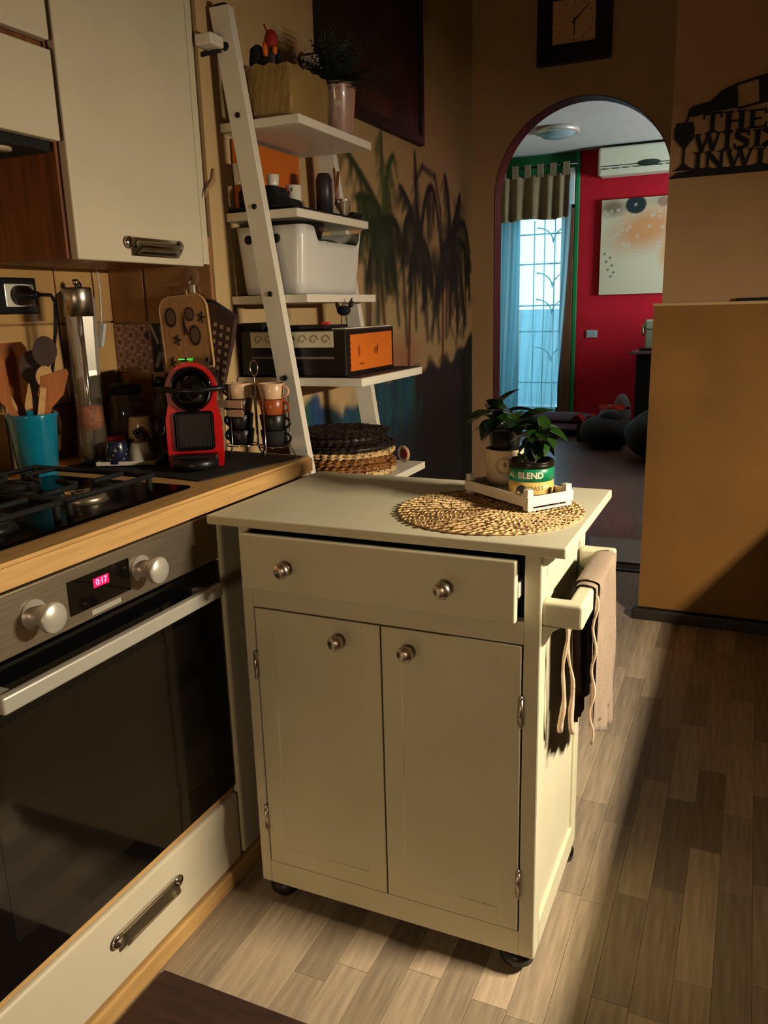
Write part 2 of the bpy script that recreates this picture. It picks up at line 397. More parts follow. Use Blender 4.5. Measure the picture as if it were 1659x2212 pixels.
# lounge window on the right, source of the daylight on the red wall
w = struct('window_2', box(2.57, 2.6, 7.2, 8.2, 1.1, 2.15), gl)
for a in ((7.13, 7.2, 1.05, 2.2), (8.2, 8.27, 1.05, 2.2)): obj('window_frame', box(2.54, 2.6, a[0], a[1], a[2], a[3]), whiteplastic, w)
# ------------------------------------------------------------------ kitchen opposite (behind and beside the photographer)
t = thing('opposite_kitchen_counter', 'black topped brown counter on the unseen side of the kitchen', 'counter', (0.9, 0.6, 0))
obj('counter_top', box(0.50, 1.298, -1.5, 2.6, 0.86, 0.90, 0.006), blackmat, t)
obj('carcass', box(0.55, 1.298, -1.5, 2.6, 0.0, 0.86), walnut, t)
t = thing('opposite_wall_cabinet', 'white wall cabinet on the unseen side of the kitchen', 'cabinet', (1.1, 0.6, 1.4))
obj('carcass', box(0.93, 1.298, -1.5, 2.3, 1.40, 2.3), cabwhite, t)

# ------------------------------------------------------------------ kitchen run on the left
t = thing('worktop', 'beech kitchen worktop over the oven, with the hob set in it', 'worktop', (-1.3, 0.9, 0.86))
pts = [(-0.985, -0.3), (-0.985, 1.72)]+[(-1.005+0.02*math.cos(a*PI/8), 1.737+0.02*math.sin(a*PI/8)) for a in range(5)]+[(-1.602, 1.757), (-1.602, -0.3)]
b = prism(new(), pts, lambda u, v, t: (u, v, 0.858+t), 0.042)
es = [e for e in b.edges if abs(e.verts[0].co.z-e.verts[1].co.z) < 1e-5 and max(e.verts[0].co.x, e.verts[1].co.x) > -1.02 and e.calc_face_angle(0) > 0.5]
bmesh.ops.bevel(b, geom=es, offset=0.006, segments=3, affect='EDGES')
obj('top_slab', b, beech, t)
# hob
HY0, HY1 = 0.765, 1.335
t = thing('gas_hob', 'black glass gas hob with cast iron grates, set in the worktop', 'hob', (-1.28, 1.05, 0.90))
obj('glass_plate', box(-1.432, -1.045, HY0, HY1, 0.9003, 0.907, 0.004, 3), mat('hob_glass', (5, 5, 5), 0.22, var=0, spec=0.06), t)
for bxx, by, rr in ((-1.345, 1.15, 0.045), (-1.16, 1.15, 0.036), (-1.345, 0.91, 0.036), (-1.16, 0.91, 0.052)):
    bb = obj('burner', cyl(new(), rr+0.012, 0.906, 0.922, (bxx, by, 0), 24, r2=rr+0.004), steelpan if (bxx, by) == (-1.16, 1.15) else black, t)
    obj('burner_cap', cyl(new(), rr, 0.922, 0.930, (bxx, by, 0), 24, r2=rr-0.004), chrome if (bxx, by) == (-1.16, 1.15) else blackmat, bb)
for y0 in (0.80, 1.045):
    b = new(); y1 = y0+0.225
    tube(b, [(-1.41, y0, 0.937), (-1.09, y0, 0.937), (-1.09, y1, 0.937), (-1.41, y1, 0.937)], 0.0055, 6, closed=True)
    for xc in (-1.345, -1.16):
        for a in range(4):
            u = Vector((math.cos(a*PI/2), math.sin(a*PI/2), 0)); c = Vector((xc, (y0+y1)/2, 0.939))
            tube(b, [c+u*0.022, c+u*(0.105 if a % 2 else 0.07)], 0.005, 6)
    for cx in (-1.405, -1.095):
        for cy in (y0+0.005, y1-0.005): tube(b, [(cx, cy, 0.9072), (cx, cy, 0.937)], 0.006, 6)
    obj('grate', b, blackmat, t)
# oven
OY0, OY1 = 0.660, 1.323
t = thing('built_in_oven', 'stainless steel built-in oven with black glass door and two round knobs', 'oven', (-1.2, 1.02, 0.215))
obj('oven_body', box(-1.55, -1.0, OY0, OY1, 0.228, 0.856), blackmat, t)
pn = obj('control_panel', box(-1.0, -0.984, OY0, OY1, 0.757, 0.8555, 0.0015), steelpan, t)
ds = obj('display_window', box(-0.9845, -0.9825, 0.918, 1.062, 0.777, 0.836), blackgloss, pn)
obj('lit_display', box(-0.9828, -0.9820, 0.974, 1.010, 0.808, 0.824), ledred, pn)
b = text_bm('0:17', 0.0155, 0.0003)
bmesh.ops.transform(b, matrix=Matrix.Translation((-0.9817, 0.992, 0.816)) @ Matrix(((0, 0, 1, 0), (1, 0, 0, 0), (0, 1, 0, 0), (0, 0, 0, 1))), verts=b.verts[:])
obj('display_digits', b, ledpink, pn)
b = box(-0.9842, -0.9836, 0.965, 1.035, 0.7625, 0.7715); obj('badge', b, silver, pn)
for ky in (0.846, 1.091):
    M = Matrix.Translation((-0.984, ky, 0.808)) @ Matrix.Rotation(PI/2, 4, 'Y')
    b = lathe(new(), [(0, 0), (0.024, 0), (0.024, 0.004), (0.016, 0.006), (0.0165, 0.034), (0.024, 0.036), (0.0245, 0.044), (0.022, 0.047), (0, 0.048)], n=30, M=M)
    obj('knob', b, silver, t)
dr = obj('oven_door', box(-1.0, -0.984, OY0, OY1, 0.228, 0.753, 0.002), blackgloss, t, label='black glass oven door')
obj('door_window', box(-0.9842, -0.9835, OY0+0.07, OY1-0.07, 0.30, 0.66), mat('oven_window', (24, 20, 16), 0.09, var=0, coat=0.3), t)
b = box(-0.952, -0.936, 0.733, 1.268, 0.700, 0.727, 0.003)
for y in (0.76, 1.24): bx(b, -0.985, -0.945, y-0.010, y+0.010, 0.704, 0.722, 0.002)
obj('door_handle', b, silver, t)
# drawer under the oven
def bow_handle(parent, M):
    b = new()
    surf(b, lambda u, v: (-0.062+0.124*u, 0.013*math.sin(v*PI*0.92)+0.0015, 0.011-0.030*v), 10, 8, 0.002)
    for s in (-1, 1):
        ell(b, (s*0.068, 0.004, 0.003), (0.013, 0.005, 0.011), 14)
    bx(b, -0.066, 0.066, 0, 0.006, 0.007, 0.0125, 0.001)
    bmesh.ops.transform(b, matrix=M, verts=b.verts[:])
    return obj('handle', b, chrome, parent, label='polished chrome cup handle')
RX = Matrix(((0, 1, 0, 0), (1, 0, 0, 0), (0, 0, 1, 0), (0, 0, 0, 1)))
t = thing('oven_drawer_unit', 'low white drawer unit with chrome handle under the oven', 'drawer unit', (-1.2, 1.02, 0.045))
obj('carcass', box(-1.55, -1.003, OY0, OY1+0.002, 0.045, 0.2125), beech, t)
obj('edge_strip', box(-1.003, -0.990, OY0, OY1, 0.213, 0.2265, 0.001), beech, t)
fr = obj('drawer_front', box(-1.003, -0.980, OY0-0.0, OY1-0.001, 0.047, 0.211, 0.006, 3), cabwhite, t)
bow_handle(fr, Matrix.Translation((-0.979, 1.010, 0.143)) @ RX @ Matrix.Scale(1.25, 4))
# neighbour base unit, partly behind the trolley
t = thing('base_cabinet', 'cream base cabinet between the oven and the trolley', 'cabinet', (-1.2, 1.54, 0.03))
obj('carcass', box(-1.55, -1.005, 1.325, 1.757, 0.045, 0.857), cream, t)
obj('cabinet_door', box(-1.005, -0.978, 1.327, 1.752, 0.047, 0.853, 0.010, 4), cream, t)
t = thing('base_cabinet', 'white base cabinet left of the oven, outside the picture', 'cabinet', (-1.2, 0.2, 0.03))
obj('carcass', box(-1.55, -1.005, -0.3, OY0-0.002, 0.045, 0.857), cabwhite, t)
obj('cabinet_door', box(-1.005, -0.980, -0.29, OY0-0.004, 0.047, 0.853, 0.006, 3), cabwhite, t)
struct('baseboard_left', box(-1.05, -0.972, -0.3, 1.757, 0.0, 0.042, 0.004), beech)
# wall cabinets
CX = -1.268
t = thing('tall_wall_cabinet', 'tall white wall cabinet with a chrome handle, right of the extractor', 'cabinet', (-1.43, 1.54, 1.37))
obj('side_panel', box(-1.60, CX-0.024, 1.315, 1.333, 1.368, 2.15, 0.001), walnut, t, label='brown wooden side panel')
obj('carcass', box(-1.60, CX-0.024, 1.333, 1.772, 1.372, 2.15), walnut, t)
dr = obj('cabinet_door', box(CX-0.022, CX, 1.322, 1.745, 1.366, 2.15, 0.004, 3), cabwhite, t)
bow_handle(dr, Matrix.Translation((CX+0.001, 1.558, 1.404)) @ RX @ Matrix.Scale(1.25, 4))
obj('filler_strip', box(CX-0.03, CX-0.002, 1.747, 1.770, 1.372, 2.15, 0.001), cabwhite, t)
t = thing('extractor_cabinet', 'white flap-door cabinet above the extractor hood', 'cabinet', (-1.43, 1.0, 1.59))
obj('carcass', box(-1.60, CX-0.024, 0.72, 1.310, 1.60, 2.15), walnut, t)
obj('flap_door', box(CX-0.022, CX, 0.72, 1.309, 1.586, 1.748, 0.003), cabwhite, t)
obj('flap_door', box(CX-0.022, CX, 0.72, 1.309, 1.764, 2.15, 0.003), cabwhite, t)
t = thing('extractor_hood', 'black extractor hood with a small glass lamp, under the white flap door', 'extractor', (-1.43, 1.0, 1.55))
obj('hood_body', box(-1.60, CX-0.026, 0.73, 1.308, 1.568, 1.597, 0.003), blackmat, t)
obj('hood_lamp', cyl(new(), 0.028, 1.563, 1.568, (-1.34, 1.215, 0)), mat('lamp_lens', (200, 180, 150), 0.2), t)
obj('grease_filter', box(-1.55, -1.32, 0.76, 1.15, 1.562, 1.568), steel, t)


# ------------------------------------------------------------------ the trolley
t = thing('kitchen_trolley', 'cream wooden kitchen trolley on black castors, two doors and one open drawer', 'trolley', (-0.59, 1.47, 0))
X0, X1, Y0, Y1 = -0.892, -0.292, 1.270, 1.660
obj('trolley_top', box(-0.953, -0.25, 1.254, 1.715, 0.851, 0.87, 0.0035, 3), cream, t)
for a in ((X0, -0.868, Y0, Y0+0.04), (-0.322, X1, Y0, Y0+0.04), (X0, -0.862, Y1-0.04, Y1), (-0.332, X1, Y1-0.04, Y1)):
    obj('corner_post', box(*a, 0.05, 0.851, 0.003), cream, t)
for z0, z1 in ((0.686, 0.728), (0.05, 0.103)): obj('front_rail', box(-0.868, -0.322, Y0+0.0015, Y0+0.022, z0, z1), cream, t)
for x0, x1 in ((X0, X0+0.018), (X1-0.018, X1)):
    s = 1 if x0 > -0.5 else -1
    xi = x1-0.002 if s > 0 else x0+0.002
    for y0, y1, z0, z1 in ((Y0+0.04, Y1-0.04, 0.05, 0.105), (Y0+0.04, Y1-0.04, 0.80, 0.851)):
        obj('side_rail', box(x0, x1, y0, y1, z0, z1), cream, t)
    obj('side_panel', box(xi-0.008 if s > 0 else xi, xi if s > 0 else xi+0.008, Y0+0.035, Y1-0.035, 0.10, 0.81), cream, t) if s < 0 else \
        obj('side_panel', box(X1-0.014, X1-0.007, Y0+0.035, Y1-0.035, 0.10, 0.81), cream, t)
obj('back_panel', box(X0+0.03, X1-0.03, Y1-0.012, Y1-0.004, 0.05, 0.851), cream, t)
obj('bottom_panel', box(X0+0.01, X1-0.01, Y0+0.02, Y1-0.01, 0.06, 0.075), cream, t)
obj('drawer_gap_shade', box(-0.868, -0.322, Y0+0.03, Y0+0.034, 0.726, 0.851), blackmat, t, label='black sheet for the shade in the gap above the drawer')  # matt black sheet stands for the shade behind the drawer front
# moulded collar under the top at the right post
obj('moulding', prism(new(), [(-0.292, 0.851), (-0.272, 0.851), (-0.274, 0.842), (-0.284, 0.832), (-0.292, 0.829)], lambda u, v, q: (u, Y0+0.004+q, v), 0.032), cream, t)
def knob(parent, x, y, z):
    M = Matrix.Rotation(PI/2, 4, 'X')
    prof = [(0, 0), (0.009, 0), (0.0085, 0.004), (0.006, 0.008), (0.0065, 0.011), (0.013, 0.015), (0.0155, 0.019), (0.0155, 0.023), (0.0125, 0.0275), (0.006, 0.030), (0, 0.0305)]
    return obj('knob', lathe(new(), prof, (x, y, z), 28, M), nickel, parent, label='brushed nickel knob')
dw = obj('drawer', box(-0.872, -0.330, 1.242, 1.260, 0.733, 0.8425, 0.003, 3), cream, t)
b = new()
for x in (-0.862, -0.346): bx(b, x, x+0.010, 1.260, 1.55, 0.742, 0.830)
bx(b, -0.862, -0.336, 1.26, 1.55, 0.742, 0.747)
obj('drawer_box', b, cream, dw)
obj('runner', box(-0.334, -0.327, 1.256, 1.55, 0.775, 0.80, 0.001), whiteplastic, dw)
knob(dw, -0.768, 1.242, 0.785); knob(dw, -0.452, 1.242, 0.785)
for x0, x1, kx, hx in ((-0.8645, -0.5925, -0.676, -0.868), (-0.5895, -0.3245, -0.534, -0.3235)):
    z0, z1 = 0.106, 0.6835
    st = 0.040
    b = new(); ya, yb = Y0-0.0015, Y0+0.018
    bx(b, x0, x0+st, ya, yb, z0, z1, 0.0015); bx(b, x1-st, x1, ya, yb, z0, z1, 0.0015)
    bx(b, x0+st-.001, x1-st+.001, ya+0.0002, yb, z1-0.05, z1, 0.0012); bx(b, x0+st-.001, x1-st+.001, ya+0.0002, yb, z0, z0+0.04, 0.0012)
    dd = obj('door', b, cream, t)
    obj('door_panel', box(x0+st-0.004, x1-st+0.004, ya+0.0014, ya+0.012, z0+0.035, z1-0.045), cream, dd)
    knob(dd, kx, Y0-0.001, 0.6435)
    for hz in (0.535, 0.185):
        b = new(); cyl(b, 0.0042, hz, hz+0.052, (hx, Y0-0.004, 0), 12)
        for q in (0, 0.052): ell(b, (hx, Y0-0.004, hz+q), (0.0045, 0.0045, 0.006), 10)
        bx(b, hx-0.006, hx+0.006, Y0-0.003, Y0-0.001, hz+0.002, hz+0.05)
        obj('hinge', b, nickel, dd)
for cx, cy in ((-0.850, 1.305), (-0.328, 1.302), (-0.855, 1.63), (-0.318, 1.63)):
    b = cyl(new(), 0.012, 0.036, 0.06, (cx, cy, 0), 14)
    M = Matrix.Rotation(PI/2, 4, 'Y') if cx > -0.5 and cy > 1.5 else Matrix.Rotation(PI/2, 4, 'Y') @ Matrix.Rotation(0.9, 4, 'X')
    w = obj('castor', b, blackmat, t)
    b = new()
    for q in (-0.013, 0.006): lathe(b, [(0, q-0.003), (0.018, q-0.003), (0.0225, q), (0.0225, q+0.006), (0.018, q+0.009), (0, q+0.009)], (cx-0.006, cy, 0.0235), 22, M)
    obj('wheel', b, black, w)
    b = lathe(new(), [(0, 0.020), (0.033, 0.006), (0.034, 0.022), (0.026, 0.030), (0.014, 0.034), (0, 0.034)], (cx-0.004, cy, 0.016), 20); obj('castor_hood', b, black, w)
# towel rail on the right side
b = new()
bx(b, -0.2525, -0.2243, 1.290, 1.627, 0.7223, 0.7657, 0.006, 3)
for y0, y1 in ((1.277, 1.307), (1.610, 1.640)): bx(b, -0.294, -0.224, y0, y1, 0.722, 0.766, 0.006, 3)
for y0, y1 in ((1.279, 1.305), (1.612, 1.638)):
    prism(b, [(-0.292, 0.722), (-0.262, 0.722), (-0.274, 0.714), (-0.281, 0.700), (-0.286, 0.690), (-0.292, 0.683)], lambda u, v, q: (u, y0+q, v), y1-y0)
obj('towel_rail', b, cream, t)
# towel over the rail
t = thing('linen_towel', 'crumpled beige linen towel hanging over the side rail of the trolley', 'towel', (-0.235, 1.45, 0.42))
def tw(yA, yB, zo, zi, tA, tB, off, ph):
    def f(u, v):
        # v runs from the outer hem over the rail to the inner hem
        y = yA+(yB-yA)*u + 0.006*math.sin(9*v+ph)*min(1, abs(v-0.5)*3)
        zo_ = zo+0.03*math.sin(3.2*u+ph)+tA*u; zi_ = zi+0.02*math.sin(4*u+1+ph)+tB*u
        top = 0.768+off
        if v < 0.44: a = v/0.44; x = -0.2215+off; z = zo_+(top-0.008-zo_)*a; fold = (1-a)**0.7
        elif v < 0.56:
            a = (v-0.44)/0.12*PI; x = -0.238+(0.0165+off)*math.cos(a); z = top-0.008+0.008*math.sin(a)+0.001; fold = 0
        else: a = (v-0.56)/0.44; x = -0.2545-off; z = top-0.008+(zi_-top+0.008)*a; fold = a**0.7
        x += fold*(0.007*math.sin(u*17+ph+z*6)+0.004*math.sin(u*31+z*14))*(1 if v < 0.5 else 0.8)
        return Vector((x, y, z))
    return f
b = surf(new(), tw(1.375, 1.600, 0.468, 0.52, -0.03, -0.02, 0.002, 0.3), 30, 60, -0.0022)
obj('outer_layer', b, linen, t)
b = surf(new(), tw(1.392, 1.585, 0.445, 0.49, -0.01, -0.02, 0.0055, 1.9), 30, 60, -0.0022)
obj('folded_layer', b, linen, t)
b = new()
tube(b, [(-0.2195+0.004*math.sin(i*0.9), 1.3745+0.003*math.sin(i*0.6+1), 0.462+(0.752-0.462)*i/24) for i in range(25)], 0.0026, 6)
obj('hem', b, linen, t)
b = new()
for dx, dy, z1 in ((-0.006, 0.0, 0.492), (0.012, 0.016, 0.486)):
    tube(b, [(-0.262+dx*(i/20)+0.003*math.sin(i*0.55+dy*90), 1.335+dy+0.012*i/20+0.004*math.sin(i*0.4+dx*200), 0.722-(0.722-z1)*i/20) for i in range(21)], 0.004, 7,
         radii=[0.003+0.0035*max(0, (i-11)/9)*(1 if i < 20 else 0.5)+0.0006*math.sin(i*1.3) for i in range(21)])
obj('hanging_corner', b, linen, t)
# ------------------------------------------------------------------ braided mats
def braid(b, rings, r0, pitch, z0, h, c, st=0.0085, jit=0.25, seed=1, wob=0.0):
    q = random.Random(seed)
    for k in range(rings):
        r = r0+k*pitch; n = max(6, int(2*PI*r/st))
        for i in range(n):
            a = 2*PI*(i+q.random()*jit)/n; s = 1 if (i+k) % 2 else -1
            rr = r+q.uniform(-1, 1)*pitch*0.2; ca, sa = math.cos(a), math.sin(a)
            p = Vector((c[0]+rr*ca, c[1]+rr*sa, z0+h*0.5+q.uniform(0, h*0.3)+wob*math.sin(2*a+k)))
            d = (Vector((-sa, ca, 0))*0.85+Vector((ca, sa, 0))*0.62*s+Vector((0, 0, q.uniform(0, 0.28)))).normalized()*(st*0.95)
            w = Vector((0, 0, 1)).cross(d).normalized()*pitch*0.24; u = Vector((0, 0, h*0.42))
            vs = [b.verts.new(p-d), b.verts.new(p+w), b.verts.new(p+d), b.verts.new(p-w), b.verts.new(p+u), b.verts.new(p-u)]
            for x, y in ((0, 1), (1, 2), (2, 3), (3, 0)):
                b.faces.new((vs[x], vs[y], vs[4])); b.faces.new((vs[y], vs[x], vs[5]))
    return b
MC = (-0.437, 1.452)
t = thing('woven_placemat', 'round seagrass placemat on the trolley top under the small white crate', 'placemat', (MC[0], MC[1], 0.87))
obj('mat_core', lathe(new(), [(0, 0.8703), (0.170, 0.8703), (0.174, 0.872), (0.170, 0.8735), (0, 0.8735)], (MC[0], MC[1], 0), 60), seagrass, t)
obj('braid', braid(new(), 22, 0.006, 0.0079, 0.8700, 0.0062, MC, st=0.0095), seagrass, t, kind='stuff')
# ------------------------------------------------------------------ little crate with two planted tins
UA = math.atan2(0.8, 0.6)
t = thing('small_white_crate', 'small white wooden crate with slatted sides standing on the seagrass placemat', 'crate', (-0.363, 1.446, 0.8762), UA)
CW, CL = 0.107, 0.200     # local x along the front, local y to the back left
for px, py in ((0, 0), (CW-0.014, 0), (0, CL-0.014), (CW-0.014, CL-0.014)):
    obj('corner_post', box(px, px+0.014, py, py+0.014, 0, 0.041, 0.0012), cratew, t, local=True)
for y0 in (-0.003, CL): obj('side_board', box(-0.002, CW+0.002, y0, y0+0.003, 0.0085, 0.0285, 0.0006), cratew, t, local=True)
for x0 in (-0.003, CW): obj('side_board', box(x0, x0+0.003, 0.0, CL, 0.0085, 0.0285, 0.0006), cratew, t, local=True)
for y0 in (-0.002, CL-0.004): obj('foot_slat', box(0, CW, y0, y0+0.006, 0.0, 0.004, 0.0006), cratew, t, local=True)
for i in range(3): obj('bottom_board', box(0.002+i*0.035, 0.034+i*0.035, 0.0, CL, 0.0142, 0.0170, 0.0006), cratew, t, local=True)
def leaf_bm(L, wd, droop=0.5, cup=0.25, nseg=7, wave=0.0):
    """lanceolate leaf in local space, base at the origin, growing along +X"""
    b = new(); rows = []
    for i in range(nseg+1):
        s = i/nseg; w = wd*math.sin(PI*min(1, s*1.02))**0.8*(1-0.25*s) if 0 < i < nseg else 0.0004
        a = droop*s; x = L*(s-0.12*a*s); z = -L*0.5*a*s+wave*math.sin(s*9)
        rows.append([b.verts.new((x, -w, z+cup*w)), b.verts.new((x, 0, z)), b.verts.new((x, w, z+cup*w))])
    for A, B in zip(rows, rows[1:]):
        for k in range(2): b.faces.new((A[k], B[k], B[k+1], A[k+1])).smooth = True
    return b
def place(b, base, yaw, pitch, roll=0.0):
    M = Matrix.Translation(base) @ Matrix.Rotation(yaw, 4, 'Z') @ Matrix.Rotation(-pitch, 4, 'Y') @ Matrix.Rotation(roll, 4, 'X')
    bmesh.ops.transform(b, matrix=M, verts=b.verts[:]); return b
def wrap_text(s, size, R0, c, z, ang, bold=0.0):
    b = text_bm(s, size, 0.0004, bold)
    for v in b.verts:
        a = ang+v.co.x/R0; r = R0+0.0003+v.co.z
        v.co = Vector((c[0]+r*math.cos(a), c[1]+r*math.sin(a), z+v.co.y))
    return b
C1 = (-0.383, 1.550); ZB = 0.8934
t = thing('potted_plant', 'leafy plant in the low green and yellow tin, front of the white crate', 'plant', (C1[0], C1[1], ZB))
RT = 0.0435
tn = obj('tin', lathe(new(), [(0, ZB), (RT-0.001, ZB), (RT, ZB+0.001), (RT, ZB+0.052), (RT+0.0012, ZB+0.053), (RT+0.0012, ZB+0.057), (RT, ZB+0.059), (RT+0.0014, ZB+0.062), (RT, ZB+0.0645), (RT-0.0018, ZB+0.064), (RT-0.002, ZB+0.050), (0, ZB+0.050)], (C1[0], C1[1], 0), 48), tindark, t, label='ribbed dark metal rim')
obj('label_band', lathe(new(), [(RT+0.0003, ZB+0.0015), (RT+0.0006, ZB+0.0018), (RT+0.0006, ZB+0.026), (RT+0.0003, ZB+0.026)], (C1[0], C1[1], 0), 48), tinyellow, tn, label='yellow lower band')
obj('label_band', lathe(new(), [(RT+0.0003, ZB+0.026), (RT+0.0006, ZB+0.026), (RT+0.0006, ZB+0.051), (RT+0.0003, ZB+0.0512)], (C1[0], C1[1], 0), 48), tingreen, tn, label='green upper band')
VA = math.atan2(-C1[1], -C1[0])          # towards the kitchen side of the tin
obj('lettering', wrap_text('BLEND', 0.0165, RT+0.0004, C1, ZB+0.0385, VA-0.02, 0.0006), lettercream, tn)
obj('lettering', wrap_text('AL', 0.0155, RT+0.0004, C1, ZB+0.0385, VA-0.97, 0.0003), lettercream, tn)
obj('lettering', wrap_text('ROAST', 0.0125, RT+0.0004, C1, ZB+0.0135, VA+0.16, 0.0001), printbrown, tn)
b = new(); pts = []
for i in range(17):
    a = PI*i/16; pts.append((0.013*math.cos(a), 0.017*math.sin(a)))
cs = [b.verts.new((C1[0]+(RT+0.0009)*math.cos(VA-0.42+u/RT), C1[1]+(RT+0.0009)*math.sin(VA-0.42+u/RT), ZB+0.003+v)) for u, v in pts+[(0, 0)]]
for i in range(16): b.faces.new((cs[17], cs[i], cs[i+1]))
obj('round_emblem', b, tindark, tn)
obj('soil', lathe(new(), [(0, ZB+0.052), (0.02, ZB+0.0535), (RT-0.0025, ZB+0.0515), (RT-0.0025, ZB+0.0495), (0, ZB+0.0495)], (C1[0], C1[1], 0), 24), soil, t)
st = Vector((C1[0]+0.004, C1[1], ZB+0.052)); top = Vector((C1[0]+0.018, C1[1]+0.004, 1.016))
obj('stem', tube(new(), [st+(top-st)*s+Vector((0.004*math.sin(s*5), 0.003*math.sin(s*4), 0)) for s in [i/10 for i in range(11)]], 0.0016, 6), stemm, t)
q = random.Random(5)
base = top
for yaw, pit, L, wd, dr, mm, h in ((-0.2, 0.1, 0.052, 0.014, 0.9, leafm, 1.0), (0.9, 0.35, 0.046, 0.013, 0.8, leafm, 1.0), (-1.3, 0.15, 0.050, 0.014, 0.8, leafm, 0.97),
        (2.2, 0.2, 0.050, 0.015, 0.7, leafd, 1.0), (3.3, 0.1, 0.056, 0.016, 0.8, leafm, 0.9), (4.1, 0.05, 0.052, 0.017, 0.9, leafm, 0.85), (-0.7, -0.3, 0.040, 0.013, 1.0, leafm, 0.75),
        (2.9, -0.2, 0.050, 0.018, 0.8, leafd, 0.7), (1.5, 0.8, 0.042, 0.012, 0.6, leafm, 1.0), (5.2, 0.6, 0.036, 0.011, 0.7, leafl, 1.0), (3.8, -0.4, 0.046, 0.017, 0.8, leafm, 0.6),
        (0.4, -0.45, 0.040, 0.014, 0.8, leafd, 0.7), (4.6, 0.15, 0.048, 0.017, 0.9, leafm, 0.95), (5.6, 0.0, 0.050, 0.016, 0.9, leafm, 0.9), (3.5, 0.5, 0.044, 0.015, 0.8, leafm, 1.0),
        (4.3, -0.5, 0.044, 0.018, 0.8, leafd, 0.7), (2.6, 0.4, 0.048, 0.016, 0.8, leafm, 0.95), (5.0, -0.35, 0.040, 0.016, 0.9, leafm, 0.65)):
    obj('leaf', place(leaf_bm(L*1.12, wd*1.3, dr), st+(base-st)*h, yaw, pit, q.uniform(-0.5, 0.5)), mm, t)
sp = Vector((C1[0]-0.016, C1[1]-0.006, ZB+0.052))
obj('stem', tube(new(), [sp, sp+Vector((-0.001, 0, 0.012))], 0.0012, 6), stemm, t)
for yaw, pit in ((0.3, 0.9), (2.4, 0.8), (4.4, 0.7), (-0.8, 1.2), (1.4, 0.5), (3.3, 0.4)):
    obj('leaf', place(leaf_bm(0.022, 0.008, 0.4), sp+Vector((0, 0, 0.010)), yaw, pit), leafl, t, label='small pale green young leaf')
C2 = (-0.452, 1.603)
t = thing('potted_plant', 'bushy plant in the cream tin with a faint round emblem, rear of the white crate', 'plant', (C2[0], C2[1], ZB))
RP = 0.0385
pt = obj('planter', lathe(new(), [(0, ZB), (RP-0.002, ZB), (RP, ZB+0.071), (RP+0.001, ZB+0.074), (RP-0.001, ZB+0.075), (RP-0.0015, ZB+0.064), (0, ZB+0.064)], (C2[0], C2[1], 0), 40), papercup, t)
b = new(); VB = math.atan2(-C2[1], -C2[0])
for rr in (0.018, 0.0145):
    ring = [Vector((C2[0]+(RP+0.0006)*math.cos(VB+rr*math.cos(a)/RP), C2[1]+(RP+0.0006)*math.sin(VB+rr*math.cos(a)/RP), ZB+0.043+rr*math.sin(a))) for a in [2*PI*i/28 for i in range(28)]]
    tube(b, ring, 0.0005, 4, closed=True)
obj('ring_emblem', b, printbrown, pt)
b = new(); ell(b, (C2[0]+(RP)*math.cos(VB), C2[1]+(RP)*math.sin(VB), ZB+0.046), (0.003, 0.003, 0.006), 8); obj('emblem_centre', b, printbrown, pt)
obj('nursery_pot', lathe(new(), [(0.028, ZB+0.066), (0.034, ZB+0.112), (0.0365, ZB+0.113), (0.0365, ZB+0.121), (0.034, ZB+0.121), (0.032, ZB+0.108), (0, ZB+0.106)], (C2[0], C2[1], 0), 32), black, t, label='black plastic inner pot')
obj('soil', lathe(new(), [(0, ZB+0.110), (0.0325, ZB+0.109), (0.0325, ZB+0.107), (0, ZB+0.107)], (C2[0], C2[1], 0), 20), soil, t)
st = Vector((C2[0], C2[1], ZB+0.108))
tips = []
for i in range(5):
    a = 1.3*i+0.4; e = st+Vector((0.022*math.cos(a), 0.022*math.sin(a), 0.026+0.010*(i % 3)))
    obj('stem', tube(new(), [st, st+(e-st)*0.5+Vector((0, 0, 0.005)), e], 0.0015, 6), stemm, t); tips.append(e)
for i, (yaw, pit, L, wd, dr, roll) in enumerate(((0.15, 0.55, 0.075, 0.015, 0.55, 0.3), (-0.15, 0.25, 0.072, 0.014, 0.5, -0.3), (0.7, 0.9, 0.060, 0.013, 0.6, 0), (1.6, 0.8, 0.05, 0.015, 0.7, 0),
        (2.5, 0.45, 0.068, 0.016, 0.9, 0.2), (3.1, 0.30, 0.080, 0.016, 1.1, 0.3), (3.6, 0.25, 0.070, 0.017, 1.0, 0.1), (4.1, 0.30, 0.066, 0.017, 1.0, 0), (4.6, 0.4, 0.055, 0.018, 0.9, 0.2),
        (5.1, 0.35, 0.055, 0.018, 0.8, 0), (5.6, 0.35, 0.060, 0.018, 0.8, 0.2), (2.9, 1.05, 0.045, 0.012, 0.5, 0), (2.0, 0.2, 0.06, 0.016, 1.0, 0), (4.4, -0.1, 0.060, 0.018, 0.9, 0),
        (5.3, -0.15, 0.050, 0.018, 0.8, 0), (3.5, -0.2, 0.075, 0.015, 0.9, 0.4), (0.5, -0.1, 0.05, 0.017, 0.8, 0), (4.9, 0.9, 0.040, 0.015, 0.6, 0), (3.9, 0.8, 0.045, 0.014, 0.7, 0.2))):
    obj('leaf', place(leaf_bm(L*1.15, wd*1.3, dr), tips[i % 5]+Vector((0, 0, q.uniform(-0.01, 0.004))), yaw, pit, roll), leafd if i % 3 else leafm, t)
# kitchen mat
solo('kitchen_mat', box(-0.962, 0.30, 0.1, 1.018, 0.0, 0.008, 0.003), matrug, 'dark brown kitchen mat on the floor in front of the oven', 'mat')


